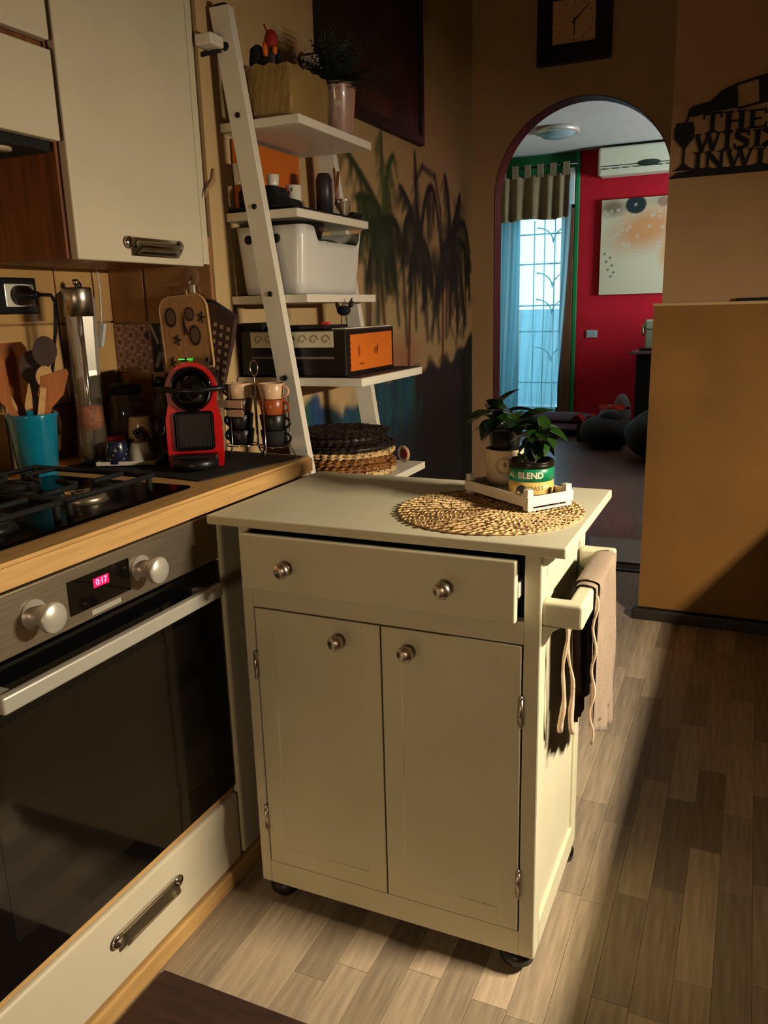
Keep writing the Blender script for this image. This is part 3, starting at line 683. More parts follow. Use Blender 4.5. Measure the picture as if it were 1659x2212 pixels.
# ------------------------------------------------------------------ things on the worktop
WT = 0.9001
solo('counter_mat', prism(new(), [(-1.50, 1.45), (-1.07, 1.395), (-1.003, 1.725), (-1.40, 1.752)], lambda u, v, q: (u, v, WT+q), 0.003), blackmat,
     'thin black mat on the worktop under the red coffee machine', 'mat')
WM = WT+0.0032
# capsule coffee machine, turned towards the room
FC = Vector((-1.172, 1.515, WM)); fa = math.radians(30)
t = thing('coffee_machine', 'red and black capsule coffee machine with two green indicator lights', 'coffee machine', FC+Vector((-0.002, 0.014, 0)), fa+0.05); t.scale = (0.92, 0.88, 0.98)
# local frame: front faces -y, body runs back along +y
b = new()
prof = [(-0.068, 0.0), (-0.068, 0.10), (-0.064, 0.135), (-0.058, 0.150), (-0.060, 0.165)]
a0 = [(0.063*math.cos(PI-PI*i/18), 0.185+0.062*math.sin(PI*i/18)) for i in range(19)]
outl = [(-0.066, 0.0), (-0.070, 0.02), (-0.069, 0.115), (-0.060, 0.150)]+a0+[(0.060, 0.150), (0.069, 0.115), (0.070, 0.02), (0.066, 0.0)]
prism(b, outl, lambda u, v, q: (u, q, v), 0.022)
obj('front_frame', b, red, t, local=True)
outl2 = [(u*0.93, v*0.985+0.001) for u, v in outl]
obj('machine_body', prism(new(), outl2, lambda u, v, q: (u, 0.022+q, v), 0.235), mat('machine_dark', (46, 34, 38), 0.3, coat=0.3), t, local=True, label='dark body behind the red front')
gb = obj('front_grille', box(-0.049, 0.049, -0.004, 0.002, 0.040, 0.133, 0.010, 3), black, t, local=True, label='ribbed black panel')
for i in range(15):
    obj('rib', box(-0.045+i*0.0063, -0.0417+i*0.0063, -0.0062, -0.003, 0.045, 0.128, 0.0008, 1), black, gb, local=True)
M = Matrix.Rotation(PI/2, 4, 'X')
obj('brew_ring', lathe(new(), [(0, -0.002), (0.0515, -0.002), (0.053, 0.004), (0.052, 0.013), (0.047, 0.017), (0.044, 0.012), (0, 0.012)], (0, 0, 0.185), 40, M), blackgloss, t, local=True, label='glossy black ring')
b = lathe(new(), [(0, 0.010), (0.041, 0.010), (0.036, 0.026), (0.020, 0.034), (0, 0.036)], (0, 0, 0.181), 32, M)
obj('brew_cap', b, blackgloss, t, local=True)
b = tube(new(), [(-0.090, -0.010, 0.186), (-0.062, -0.020, 0.186), (-0.03, -0.033, 0.184), (0, -0.038, 0.183), (0.03, -0.033, 0.184), (0.062, -0.020, 0.186), (0.090, -0.010, 0.186)], 0.006, 10)
obj('lever', b, black, t, local=True)
b = lathe(new(), [(0, 0), (0.052, 0), (0.056, 0.004), (0.056, 0.018), (0.050, 0.022), (0, 0.022)], (0, -0.042, 0.006), 36); bx(b, -0.055, 0.055, -0.045, 0.0, 0.002, 0.034, 0.004)
obj('drip_tray', b, black, t, local=True)
for x in (-0.034, -0.012): obj('indicator', box(x-0.008, x+0.008, 0.19, 0.194, 0.2445, 0.2465, 0.0006), ledgreen, t, local=True)
# stack rack with two columns of mugs
t = thing('mug_rack', 'chrome wire rack holding two columns of stacked espresso mugs, by the end of the worktop', 'rack', (-1.10, 1.66, WM))
MA, MB_ = Vector((-1.140, 1.668, 0)), Vector((-1.048, 1.672, 0))
def wire(name, pts): return obj(name, tube(new(), pts, 0.0019, 6), chrome, t)
for c, s in ((MA, -1), (MB_, 1)):
    for px, py in ((-0.036, 0.014), (0.036, 0.014), (0, -0.040)):
        p = c+Vector((px, py, 0)); o_ = c+Vector((px*1.35, py*1.35, 0))
        wire('wire_leg', [(o_.x, o_.y, WM+0.002), (p.x, p.y, 0.935), (p.x, p.y, 1.075)])
    ring = [(c.x+0.038*math.cos(a), c.y+0.038*math.sin(a), 0.936) for a in [2*PI*i/24 for i in range(24)]]
    obj('wire_ring', tube(new(), ring, 0.0016, 6, closed=True), chrome, t)
wire('carry_loop', [(-1.094, 1.672, 0.936), (-1.094, 1.672, 1.10)]+[(-1.094+0.011*math.sin(a), 1.672, 1.122-0.018*math.cos(a)) for a in [i*2*PI/14 for i in range(15)]])
wire('cross_wire', [(MA.x, MA.y, 0.936), (MB_.x, MB_.y, 0.936)])
obj('sign_board', prism(new(), [(-0.05, 0), (-0.038, 0.009), (0.030, 0.009), (0.030, -0.009), (-0.038, -0.009)], lambda u, v, q: (-1.132+u, 1.622+q, 1.040+v), 0.003), mugcream, t, label='arrow-shaped tan board')
obj('sign_board', prism(new(), [(-0.026, 0.004), (-0.020, 0.008), (0.018, 0.008), (0.024, 0), (0.018, -0.008), (-0.020, -0.008), (-0.026, -0.004)], lambda u, v, q: (-1.122+u, 1.622+q, 1.018+v), 0.003), mugcream, t, label='small tan board')
def cup(label, loc, r, h, m, ha=None, group=None, name='espresso_mug', flip=False, r0=None, tilt=None, cat='mug'):
    r0 = r0 or r*0.86
    pr = [(0, 0), (r0*0.96, 0), (r0, 0.002), (r, h-0.001), (r-0.001, h), (r-0.0028, h-0.001), (r0-0.002, 0.006), (0, 0.005)]
    if flip: pr = [(rr, h-z) for rr, z in pr][::-1]
    o = thing(name, label, cat, loc, group=group, rot=tilt)
    obj('cup_body', lathe(new(), pr, (0, 0, 0), 32), m, o, local=True)
    if ha is not None:
        hh = Matrix.Rotation(ha, 4, 'Z')
        P = [hh @ Vector((r*0.93+0.017*math.sin(PI*i/10), 0, h*0.5+h*0.33*math.cos(PI*i/10))) for i in range(11)]
        obj('handle', tube(new(), P, 0.0034, 8), m, o, local=True)
    return o
gA = 'espresso mugs stacked in the wire rack'
for i, (m, w_) in enumerate(((black, 'black espresso mug, bottom of the left column of the wire rack'), (black, 'black espresso mug, second from the bottom of the left column'),
        (mugbrown, 'dark brown espresso mug, third up in the left column of the rack'), (mugcream, 'pale tan espresso mug on top of the left column'))):
    cup(w_, (MA.x, MA.y, 0.9375+i*0.0375), 0.0335, 0.037, m, PI*0.97, gA)
for i, (m, w_) in enumerate(((blackmat, 'black espresso mug at the bottom of the right column of the rack'), (black, 'glossy black espresso mug with ring handle in the right column'),
        (terracotta, 'rust brown espresso mug, third up in the right column'), (mugcream, 'cream espresso mug on top of the right column of the rack'))):
    cup(w_, (MB_.x, MB_.y, 0.9375+i*0.0375), 0.0325, 0.037, m, -0.03, gA)
# tray with small cups turned upside down
t = thing('cup_tray', 'small cream rectangular tray with upside-down espresso cups beside the hob', 'tray', (-1.365, 1.53, WM), math.radians(24))
b = box(-0.065, 0.065, -0.055, 0.055, 0.003, 0.006)
for a in ((-0.072, 0.072, -0.062, -0.055), (-0.072, 0.072, 0.055, 0.062), (-0.072, -0.065, -0.055, 0.055), (0.065, 0.072, -0.055, 0.055)): bx(b, a[0], a[1], a[2], a[3], 0.003, 0.013, 0.002)
obj('tray_dish', b, cupwhite, t, local=True)
g = 'espresso cups on the small tray'; TZ = WM+0.0065
cup('red espresso cup turned upside down, leftmost on the small tray', (-1.420, 1.537, TZ), 0.033, 0.055, red, None, g, 'espresso_cup', True, 0.024, cat='cup')
o = cup('dark navy espresso cup with white stars, upside down at the front of the tray', (-1.376, 1.489, TZ), 0.031, 0.052, cupnavy, None, g, 'espresso_cup', True, 0.023, cat='cup')
for i in range(14):
    a = -2.6+0.28*i; z = 0.012+0.010*(i % 4)
    rr = 0.031-(0.008)*(z/0.052)+0.0004
    obj('star', cyl(new(), 0.0016, 0, 0.0006, (0, 0, 0), 5, Matrix.Translation((rr*math.cos(a), rr*math.sin(a), z)) @ Matrix.Rotation(a, 4, 'Z') @ Matrix.Rotation(PI/2, 4, 'Y')), cupwhite, o, local=True)
cup('cream espresso cup turned upside down, right front on the tray', (-1.335, 1.523, TZ), 0.034, 0.045, cupwhite, None, g, 'espresso_cup', True, 0.021, cat='cup')
cup('brown-rimmed beige espresso cup, upside down under the striped one', (-1.368, 1.568, TZ), 0.034, 0.048, cupbeige, None, g, 'espresso_cup', True, 0.022, cat='cup')
o = cup('beige espresso cup with rust stripes, stacked upside down on another', (-1.368, 1.568, TZ+0.049), 0.031, 0.052, cupbeige, None, g, 'espresso_cup', True, 0.025, cat='cup')
for i in range(7):
    z = 0.006+0.0065*i; rr = 0.031-0.006*z/0.052+0.0003
    obj('stripe', tube(new(), [(rr*math.cos(a), rr*math.sin(a), z+0.003*(a+0.3)) for a in [-0.9+0.12*k for k in range(9)]], 0.0008, 4), terracotta, o, local=True)
t = thing('dark_fruit_charm', 'dark glossy bunch of beads lying against the striped cup', 'ornament', (-1.3452, 1.532, TZ+0.054))
for dx, dz in ((0, 0), (0.010, 0.003), (-0.006, 0.008), (0.004, 0.012), (0.012, -0.005)):
    obj('bead', ell(new(), (dx, 0.0, dz+0.006), (0.0075, 0.0075, 0.0075), 12), blackgloss, t, local=True)
# glass jar with pink contents
t = thing('storage_jar', 'glass jar with dark lid and pink contents behind the small cups', 'jar', (-1.47, 1.64, WT))
obj('contents', lathe(new(), [(0, 0.004), (0.040, 0.004), (0.040, 0.125), (0, 0.125)], (0, 0, 0), 24), pinkjar, t, local=True)
obj('jar_glass', lathe(new(), [(0, 0), (0.045, 0), (0.045, 0.135), (0.038, 0.152), (0.038, 0.158)], (0, 0, 0), 28), glassm, t, local=True)
obj('lid', lathe(new(), [(0, 0.157), (0.043, 0.157), (0.043, 0.178), (0.030, 0.184), (0, 0.184)], (0, 0, 0), 28), blackmat, t, local=True)
t = thing('oil_bottle', 'clear glass bottle with dark stopper behind the coffee machine', 'bottle', (-1.405, 1.70, WT))
obj('bottle_glass', lathe(new(), [(0, 0), (0.032, 0), (0.034, 0.05), (0.030, 0.11), (0.013, 0.15), (0.012, 0.175)], (0, 0, 0), 24), glassm, t, local=True)
obj('stopper', lathe(new(), [(0, 0.17), (0.012, 0.17), (0.015, 0.195), (0, 0.198)], (0, 0, 0), 20), black, t, local=True)
# tall grinder
t = thing('pepper_grinder', 'tall clear pepper grinder with steel top and long steel rod', 'grinder', (-1.448, 1.490, WT)); t.scale = (0.86, 0.86, 0.975)
gp = []
obj('clear_body', lathe(new(), [(0.036, 0.02), (0.0365, 0.363)], (0, 0, 0), 32), mat('clear_acrylic', (190, 176, 156), 0.08, var=0, alpha=0.12, coat=0.5), t, local=True, label='clear acrylic body')
obj('peppercorn_fill', lathe(new(), [(0, 0.092), (0.034, 0.092), (0.034, 0.148), (0, 0.150)], (0, 0, 0), 24), copper, t, local=True, kind='stuff')
obj('inner_rod', cyl(new(), 0.008, 0.0, 0.365, (0, 0, 0), 14), chrome, t, local=True)
obj('steel_cap', lathe(new(), [(0, 0.362), (0.0385, 0.362), (0.0385, 0.425), (0.036, 0.429), (0, 0.429)], (0, 0, 0), 36), steel, t, local=True)
obj('top_nut', lathe(new(), [(0.004, 0.429), (0.005, 0.436), (0.009, 0.438), (0.009, 0.445), (0.0065, 0.448), (0, 0.448)], (0, 0, 0), 18), chrome, t, local=True)
obj('foot_ring', lathe(new(), [(0, 0), (0.037, 0), (0.037, 0.020), (0, 0.020)], (0, 0, 0), 28), black, t, local=True)
# blue pot with wooden utensils
PC = Vector((-1.482, 1.345, WT))
t = thing('utensil_pot', 'glossy blue ceramic pot full of wooden utensils behind the hob', 'pot', PC)
obj('pot_body', lathe(new(), [(0, 0), (0.040, 0), (0.043, 0.004), (0.054, 0.132), (0.0565, 0.139), (0.0555, 0.144), (0.052, 0.142), (0.041, 0.012), (0, 0.010)], (0, 0, 0), 40), bluepot, t, local=True)
UT = [('wooden_spatula', 'broad flat wooden spatula at the far left of the blue pot', (0.006, 0.010), (-0.062, -0.076), 0.30, 0.036, 'flat', spoon),
      ('wooden_spoon', 'reddish wooden spoon with wide square head in the blue pot', (-0.030, 0.008), (-0.060, 0.020), 0.285, 0.034, 'flat', spoon),
      ('wooden_spoon', 'dark wooden spoon with round black head, tallest in the blue pot', (0.010, 0.010), (0.034, 0.034), 0.30, 0.026, 'round', spoond),
      ('wooden_spoon', 'dark brown wooden spoon leaning behind the others in the blue pot', (-0.010, 0.014), (0.000, 0.026), 0.27, 0.030, 'round', spoond),
      ('wooden_spatula', 'orange-brown wooden spatula with slanted tip at the right of the blue pot', (-0.006, -0.010), (0.060, 0.034), 0.232, 0.026, 'slant', spoon),
      ('wooden_spoon', 'slim light wooden spoon seen edge-on beside the slanted spatula', (0.012, -0.020), (0.040, 0.020), 0.235, 0.018, 'round', beech)]
for nm, lb, p0, p1, L, hw, kind_, mm in UT:
    A = PC+Vector((p0[0], p0[1], 0.014)); B = PC+Vector((p1[0], p1[1], 0.014+L)); d = (B-A); LL = d.length; d.normalize()
    view = Vector((-A.x, -A.y, 0)).normalized(); s = d.cross(view).normalized(); nrm = s.cross(d)
    if kind_ == 'flat': pl = [(-0.007, 0), (-0.008, LL*0.5), (-hw*0.55, LL*0.62), (-hw, LL*0.78), (-hw*0.96, LL*0.95), (-hw*0.7, LL), (hw*0.7, LL), (hw*0.96, LL*0.95), (hw, LL*0.78), (hw*0.55, LL*0.62), (0.008, LL*0.5), (0.007, 0)]
    elif kind_ == 'slant': pl = [(-0.007, 0), (-0.008, LL*0.60), (-hw, LL*0.70), (-hw, LL*0.88), (hw*0.7, LL), (hw, LL*0.97), (hw, LL*0.76), (0.009, LL*0.62), (0.007, 0)]
    else:
        e = LL-hw*1.35; pl = [(-0.006, 0), (-0.007, LL*0.62)]+[(hw*math.sin(a), e-hw*1.3*math.cos(a)) for a in [-0.35-(2*PI-0.7)*i/16 for i in range(17)]]+[(0.007, LL*0.62), (0.006, 0)]
    b = prism(new(), pl, lambda u, v, q: A+s*u+d*v+nrm*(q-0.003), 0.006)
    solo(nm, b, mm, lb, 'spatula' if 'spatula' in nm else 'spoon', 'wooden utensils in the blue pot', A)
# socket frame, plug, pot holders
t = thing('wall_socket', 'white wall sockets in a wide black frame on the tiled wall', 'socket', (-1.602, 1.43, 1.30))
obj('black_frame', box(-1.602, -1.594, 1.30, 1.512, 1.262, 1.346, 0.004), black, t)
for y in (1.31, 1.415): obj('socket_insert', box(-1.5945, -1.592, y, y+0.086, 1.279, 1.331, 0.002), cupwhite, t)
t = thing('power_plug', 'black plug with thick cable in the wall socket', 'plug', (-1.57, 1.46, 1.305))
M = Matrix.Translation((-1.592, 1.452, 1.305)) @ Matrix.Rotation(PI/2, 4, 'Y')
b = lathe(new(), [(0, 0), (0.021, 0), (0.023, 0.006), (0.021, 0.03), (0.011, 0.046), (0.007, 0.062), (0, 0.062)], (0, 0, 0), 24, M); obj('plug_body', b, black, t)
obj('cable', tube(new(), [(-1.532, 1.452, 1.305), (-1.500, 1.462, 1.303), (-1.497, 1.470, 1.285), (-1.510, 1.472, 1.22), (-1.54, 1.47, 1.10), (-1.55, 1.46, 0.98), (-1.55, 1.45, 0.905)], 0.0042, 8), black, t)
t = thing('moka_pot', 'faceted aluminium moka pot behind the black plug and the utensils', 'coffee pot', (-1.548, 1.60, WT))
n8 = 8
obj('lower_pot', lathe(new(), [(0, 0), (0.044, 0), (0.046, 0.01), (0.036, 0.15), (0.037, 0.16), (0, 0.16)], (0, 0, 0), n8), silver, t, local=True)
obj('upper_pot', lathe(new(), [(0, 0.16), (0.034, 0.16), (0.030, 0.22), (0.038, 0.385), (0.032, 0.405), (0.008, 0.42), (0, 0.42)], (0, 0, 0), n8), silver, t, local=True)
for o_ in t.children:
    for f in o_.data.polygons: f.use_smooth = False
obj('lid_knob', ell(new(), (0, 0, 0.428), (0.009, 0.009, 0.012), 12), black, t, local=True)
t = thing('hanging_cord_switch', 'thin pale cord with white switch hanging below the wall cabinet', 'cord switch', (-1.575, 1.70, 1.37))
obj('cord', tube(new(), [(-1.58, 1.705, 1.372), (-1.578, 1.707, 1.32), (-1.575, 1.700, 1.27), (-1.57, 1.690, 1.235)], 0.0028, 6), cupwhite, t)
obj('switch_body', box(-0.009, 0.009, -0.006, 0.006, -0.032, 0.032, 0.004, 3), whiteplastic, t, local=True)
t.children[-1].location = (0.010, -0.018, -0.165); t.children[-1].rotation_euler = (0.0, 0.25, 0.2)
t = thing('wall_hook', 'clear plastic wall hook with metal clip above the pot holders', 'hook', (-1.322, 1.766, 1.335))
obj('hook_plate', ell(new(), (0, 0, 0.008), (0.020, 0.003, 0.026), 20), mat('clear_plastic', (190, 150, 120), 0.1, var=0, alpha=0.4), t, local=True)
obj('hook_wire', tube(new(), [(0, -0.003, 0.012), (0, -0.012, 0.0), (0, -0.016, -0.012), (0, -0.008, -0.016)], 0.0018, 6), chrome, t, local=True)
obj('clip', box(-0.004, 0.010, -0.012, -0.004, -0.044, -0.010, 0.002), silver, t, local=True)
# pot holder: padded rounded rectangle hanging on the return wall
def rrect(w, h, r, n=6):
    P = []
    for cx, cy, a0 in ((w/2-r, h/2-r, 0), (-w/2+r, h/2-r, PI/2), (-w/2+r, -h/2+r, PI), (w/2-r, -h/2+r, 1.5*PI)):
        P += [(cx+r*math.cos(a0+PI/2*i/n), cy+r*math.sin(a0+PI/2*i/n)) for i in range(n+1)]
    return P
HM = Matrix.Translation((-1.345, 1.752, 1.195)) @ Matrix.Rotation(-0.10, 4, 'Y')
t = thing('pot_holder', 'tan padded pot holder with dark printed motifs hanging from the wall hook', 'pot holder', (-1.345, 1.752, 1.195), rot=(0, -0.06, 0))
obj('padding', prism(new(), rrect(0.148, 0.205, 0.035), lambda u, v, q: (u, q-0.004, v), 0.010), clothbeige, t, local=True)
obj('piping', tube(new(), [(u, -0.002, v) for u, v in rrect(0.150, 0.207, 0.036)], 0.0032, 6, closed=True), pipe, t, local=True)
def flat(pts, y=-0.0052): return prism(new(), pts, lambda u, v, q: (u, y+q, v), 0.0010)
for cx, cz, ru, rv in ((-0.040, 0.052, 0.018, 0.025), (0.030, 0.002, 0.018, 0.026), (0.020, 0.056, 0.015, 0.018)):
    obj('oval_motif', flat([(cx+ru*math.cos(a), cz+rv*math.sin(a)) for a in [2*PI*i/20 for i in range(20)]]), clothprint, t, local=True)
    obj('oval_centre', flat([(cx+ru*0.72*math.cos(a), cz+rv*0.74*math.sin(a)) for a in [2*PI*i/18 for i in range(18)]], -0.0060), (MATS.get('print_mid') or mat('print_mid', (120, 90, 64), 0.9)), t, local=True)
obj('tower_motif', flat([(0.000, 0.060), (0.003, 0.030), (0.014, -0.0), (0.006, 0.006), (0.002, 0.014), (-0.003, 0.002), (-0.005, 0.030)]), clothprint, t, local=True)
for cx, cz in ((-0.028, -0.006), (-0.052, -0.062), (-0.012, -0.066), (0.058, -0.070), (0.056, 0.045)):
    obj('flower_motif', flat([(cx+(0.006+0.004*math.cos(5*a))*math.cos(a)*1.3, cz+(0.006+0.004*math.cos(5*a))*math.sin(a)*1.6) for a in [2*PI*i/30 for i in range(30)]]), clothprint, t, local=True)
obj('hanging_loop', tube(new(), [(0.012, 0, 0.102), (0.018, -0.003, 0.118), (0.022, -0.006, 0.104)], 0.002, 6), pipe, t, local=True)
# oven mitt in brown gingham, behind it
t = thing('oven_mitt', 'brown and cream gingham oven mitt hanging beside the pot holder, past the wall corner', 'oven mitt', (-1.262, 1.752, 1.16), rot=(0, 0.14, 0))
pl = [(-0.055, -0.125), (-0.050, 0.06), (-0.042, 0.115), (-0.02, 0.118), (0.052, 0.088), (0.044, 0.02), (0.026, -0.08), (0.012, -0.135), (-0.03, -0.150)]
obj('mitt_body', prism(new(), pl, lambda u, v, q: (u, q+0.006, v), 0.016), gingbrown, t, local=True)
for i in range(4):
    for j in range(9):
        u = -0.030+i*0.020-j*0.0015; v = 0.074-j*0.021-i*0.004
        if u > 0.043-(-v+0.07)*0.16: continue
        obj('check', box(u, u+0.0095, 0.0052, 0.0062, v-0.010, v), gingcream, t, local=True)
obj('cuff', tube(new(), [(-0.042, 0.014, 0.117), (-0.02, 0.014, 0.119), (0.054, 0.014, 0.089)], 0.006, 8), mat('cuff_dark', (44, 34, 34), 0.9), t, local=True)

# ------------------------------------------------------------------ ladder shelf
LY0, LY1 = 1.820, 2.285
t = lad = thing('ladder_shelf', 'white leaning ladder shelf with five boards against the painted wall', 'shelf', (-1.15, 2.05, 0))
def px_(z): return -1.226+0.148*(1.96-z)
for y0 in (LY0, LY1-0.025):
    b = new(); zt = 1.962
    prism(b, [(px_(0)-0.026, 0.0), (px_(0)+0.026, 0.0), (px_(zt)+0.026, zt), (px_(zt)-0.026, zt)], lambda u, v, q: (u, y0+q, v), 0.025)
    rl = obj('side_rail', b, ladwhite, lad)
    obj('end_cap', prism(new(), [(px_(zt)-0.022, zt), (px_(zt)+0.024, zt), (px_(zt)+0.018, zt+0.006), (px_(zt)-0.010, zt+0.006)], lambda u, v, q: (u, y0+0.002+q, v), 0.021), blackmat, rl)
    for z in (1.873, 1.719, 1.507, 1.296, 1.086):
        M = Matrix.Translation((px_(z)+0.000, y0, z)) @ Matrix.Rotation(PI/2, 4, 'X')
        r_ = 0.0105 if z > 1.8 else 0.0072
        obj('bolt', lathe(new(), [(0, -0.002), (r_, -0.002), (r_*0.9, 0.0025), (0, 0.003)], n=18, M=M), blackmat, rl)
SH = [(1.712, -1.036), (1.500, -1.052), (1.294, -1.035), (1.084, -0.890), (0.800, -0.885)]
for z, xf in SH:
    obj('shelf_board', box(-1.262, xf, LY0+0.026, LY1-0.026, z-0.021, z, 0.002), ladwhite, lad)
obj('top_spacer', box(-1.262, -1.215, 1.765, LY0-0.001, 1.868, 1.893, 0.004), ladwhite, lad)
obj('wall_rod', tube(new(), [(-1.262, 1.79, 1.854), (-1.226, 1.819, 1.866)], 0.005, 8), blackmat, lad)
ITEM = {}
# top board: fabric basket, fern
Z = 1.7125
t = thing('fabric_basket', 'beige woven fabric basket on the top board of the ladder shelf', 'basket', (-1.14, 1.95, Z))
b = new(); 
def bk(x0, x1, y0, y1, fl, h): return [(x0-fl*h*0.0, y0), (x1, y0), (x1, y1), (x0, y1)]
V = []
n = 12
for lev in range(9):
    s = lev/8; z = Z+s*0.126; e = 0.004*math.sin(s*PI)
    row = []
    cx0, cx1, cy0, cy1 = -1.205-e, -1.060+e, 1.862-e, 2.045+e
    per = [(cx0+(cx1-cx0)*i/n, cy0) for i in range(n)]+[(cx1, cy0+(cy1-cy0)*i/n) for i in range(n)]+[(cx1-(cx1-cx0)*i/n, cy1) for i in range(n)]+[(cx0, cy1-(cy1-cy0)*i/n) for i in range(n)]
    for k, (x, y) in enumerate(per): row.append(b.verts.new((x+0.0015*math.sin(k*1.7+lev), y+0.0015*math.sin(k*2.3+lev), z+(0.003*math.sin(k*1.9)+(-0.010*(x+1.205)/0.145) if lev == 8 else 0))))
    V.append(row)
for A, B in zip(V, V[1:]):
    m_ = len(A)
    for k in range(m_): b.faces.new((A[k], A[(k+1) % m_], B[(k+1) % m_], B[k])).smooth = True
b.faces.new(V[0][::-1])
bmesh.ops.solidify(b, geom=b.faces[:], thickness=0.003)
obj('basket_body', b, beige, t)
t = thing('soft_toy', 'red and orange knitted figure sticking up out of the beige basket', 'toy', (-1.135, 1.90, 1.80))
b = ell(new(), (-1.133, 1.90, 1.895), (0.017, 0.015, 0.024), 16); obj('head', b, mat('toy_red', (150, 30, 14), 0.7), t)
obj('side_patch', ell(new(), (-1.146, 1.896, 1.876), (0.009, 0.012, 0.021), 12), mat('toy_orange', (224, 110, 16), 0.7), t)
obj('side_patch', ell(new(), (-1.120, 1.896, 1.870), (0.006, 0.010, 0.010), 12), MATS['toy_orange'], t)
obj('neck', tube(new(), [(-1.130, 1.90, 1.80), (-1.131, 1.90, 1.878)], 0.010, 10), mat('toy_grey', (70, 62, 66), 0.8), t)
obj('feather', tube(new(), [(-1.142, 1.90, 1.913), (-1.149, 1.90, 1.928), (-1.151, 1.90, 1.934)], 0.0022, 6), MATS['toy_red'], t)
t = thing('folding_umbrella', 'black rounded umbrella handle sticking out of the beige basket', 'umbrella', (-1.175, 1.90, 1.78))
b = tube(new(), [(-1.172, 1.90, 1.78), (-1.174, 1.90, 1.85), (-1.174, 1.90, 1.880), (-1.173, 1.90, 1.890)], 0.02, 14, radii=[0.02, 0.022, 0.018, 0.006]); obj('grip', b, blackmat, t)
obj('folds', ell(new(), (-1.152, 1.90, 1.842), (0.024, 0.02, 0.022), 14), blackmat, t)
b = tube(new(), [(-1.113, 1.90, 1.80), (-1.114, 1.90, 1.862), (-1.1135, 1.90, 1.872)], 0.0052, 8); bx(b, -1.112, -1.100, 1.893, 1.905, 1.80, 1.848, 0.003)
solo('black_gadget', b, blackmat, 'slim black rod at the right side inside the beige basket', 'gadget')
PF = (-1.075, 2.13)
t = thing('potted_fern', 'dark feathery plant in a pale glossy pot on the top ladder board', 'plant', (PF[0], PF[1], Z))
po = obj('pot', lathe(new(), [(0, Z), (0.037, Z), (0.040, Z+0.004), (0.052, Z+0.118), (0.0535, Z+0.123), (0.052, Z+0.125), (0.048, Z+0.12), (0, Z+0.115)], (PF[0], PF[1], 0), 36), potpink, t, label='pale glossy pot')
va = math.atan2(-PF[1], -PF[0]); b = new()
for k in range(9):
    for j in range(4):
        a = k*2*PI/9+j*0.2; r_ = 0.003+j*0.003
        u = r_*math.cos(a); v = r_*math.sin(a); aa = va+0.10+u/0.047
        ell(b, (PF[0]+0.0466*math.cos(aa), PF[1]+0.0466*math.sin(aa), Z+0.072+v), (0.0011, 0.0011, 0.0018), 6)
obj('white_emblem', b, cupwhite, po, kind='stuff')
b = new(); q = random.Random(3)
for i in range(280):
    a = q.uniform(0, 2*PI); el = q.uniform(-0.15, 1.25); L = q.uniform(0.10, 0.18)*(1.0 if el > 0.5 else 0.85)
    d = Vector((math.cos(a)*math.cos(el), math.sin(a)*math.cos(el), math.sin(el)))
    s_ = Vector((-math.sin(a), math.cos(a), 0)); base = Vector((PF[0], PF[1], Z+0.12))
    for k in range(11):
        f = k/10; p = base+d*L*f+Vector((0, 0, -0.03*f*f))
        if p.x < -1.258: continue
        w = 0.020*math.sin(PI*min(1, f*0.9+0.1))
        for sg in (-1, 1):
            e = p+s_*sg*w+d*0.010+Vector((0, 0, q.uniform(-0.004, 0.004)))
            if e.x < -1.26: e.x = -1.26
            vs = [b.verts.new(p), b.verts.new(p+d*0.005), b.verts.new(e)]; b.faces.new(vs)
obj('foliage', b, fernm, t, kind='stuff')
b = new()
for a in (-0.3, 0.5, 1.5):
    tube(b, [(PF[0]-0.03, PF[1]+0.02, Z+0.13), (PF[0]-0.035, PF[1], Z+0.2), (PF[0]-0.045+0.012*a, PF[1], Z+0.25+0.006*a)], 0.001, 4)
obj('thin_sprig', b, stemm, t, kind='stuff')
# second board
Z = 1.5005
solo('orange_picture_board', box(-1.258, -1.238, 1.885, 2.195, Z, Z+0.182, 0.002), orange, 'plain orange board leaning upright at the back of the second ladder board', 'board')
t = thing('black_tray', 'black shallow tray along the second ladder board', 'tray', (-1.15, 2.05, Z))
obj('tray_body', box(-1.255, -1.062, 1.85, 2.24, Z, Z+0.007, 0.002), blackmat, t)
for a in ((-1.255, -1.062, 1.85, 1.856), (-1.255, -1.249, 1.85, 2.24)): obj('tray_rim', box(*a, Z, Z+0.011, 0.001), blackmat, t)
Z2 = Z+0.0075
solo('black_kettle', lathe(new(), [(0, 0), (0.036, 0), (0.043, 0.012), (0.043, 0.042), (0.033, 0.056), (0, 0.058)], (-1.208, 1.905, Z2), 26), blackmat, 'squat black pot on the second ladder board behind the front rail', 'pot')
solo('black_case', prism(new(), [(-1.16, 0), (-1.075, 0), (-1.085, 0.018), (-1.12, 0.028), (-1.125, 0.050), (-1.162, 0.054)], lambda u, v, q: (u, 1.862+q, Z2+v), 0.06), blackmat,
     'black stepped case under the small white cup, second ladder board', 'case')
g = 'small cups on the second ladder board'
cup('small plain white cup standing on the black case', (-1.145, 1.892, Z2+0.0545), 0.0165, 0.026, cupwhite, None, g, 'small_cup', cat='cup')
o = cup('small cup with pink and grey floral print, right of the white cup', (-1.128, 1.965, Z2), 0.021, 0.062, cupwhite, None, g, 'small_cup', cat='cup')
for i, (a, z, mm) in enumerate(((-2.2, 0.045, gingbrown), (-1.9, 0.05, redcloth), (-1.6, 0.042, gingbrown), (-1.3, 0.05, leafm), (-2.5, 0.04, redcloth), (-1.75, 0.025, gingbrown))):
    obj('flower_print', ell(new(), (0.0205*math.cos(a), 0.0205*math.sin(a), z), (0.0022, 0.0022, 0.005), 8), mm, o, local=True)
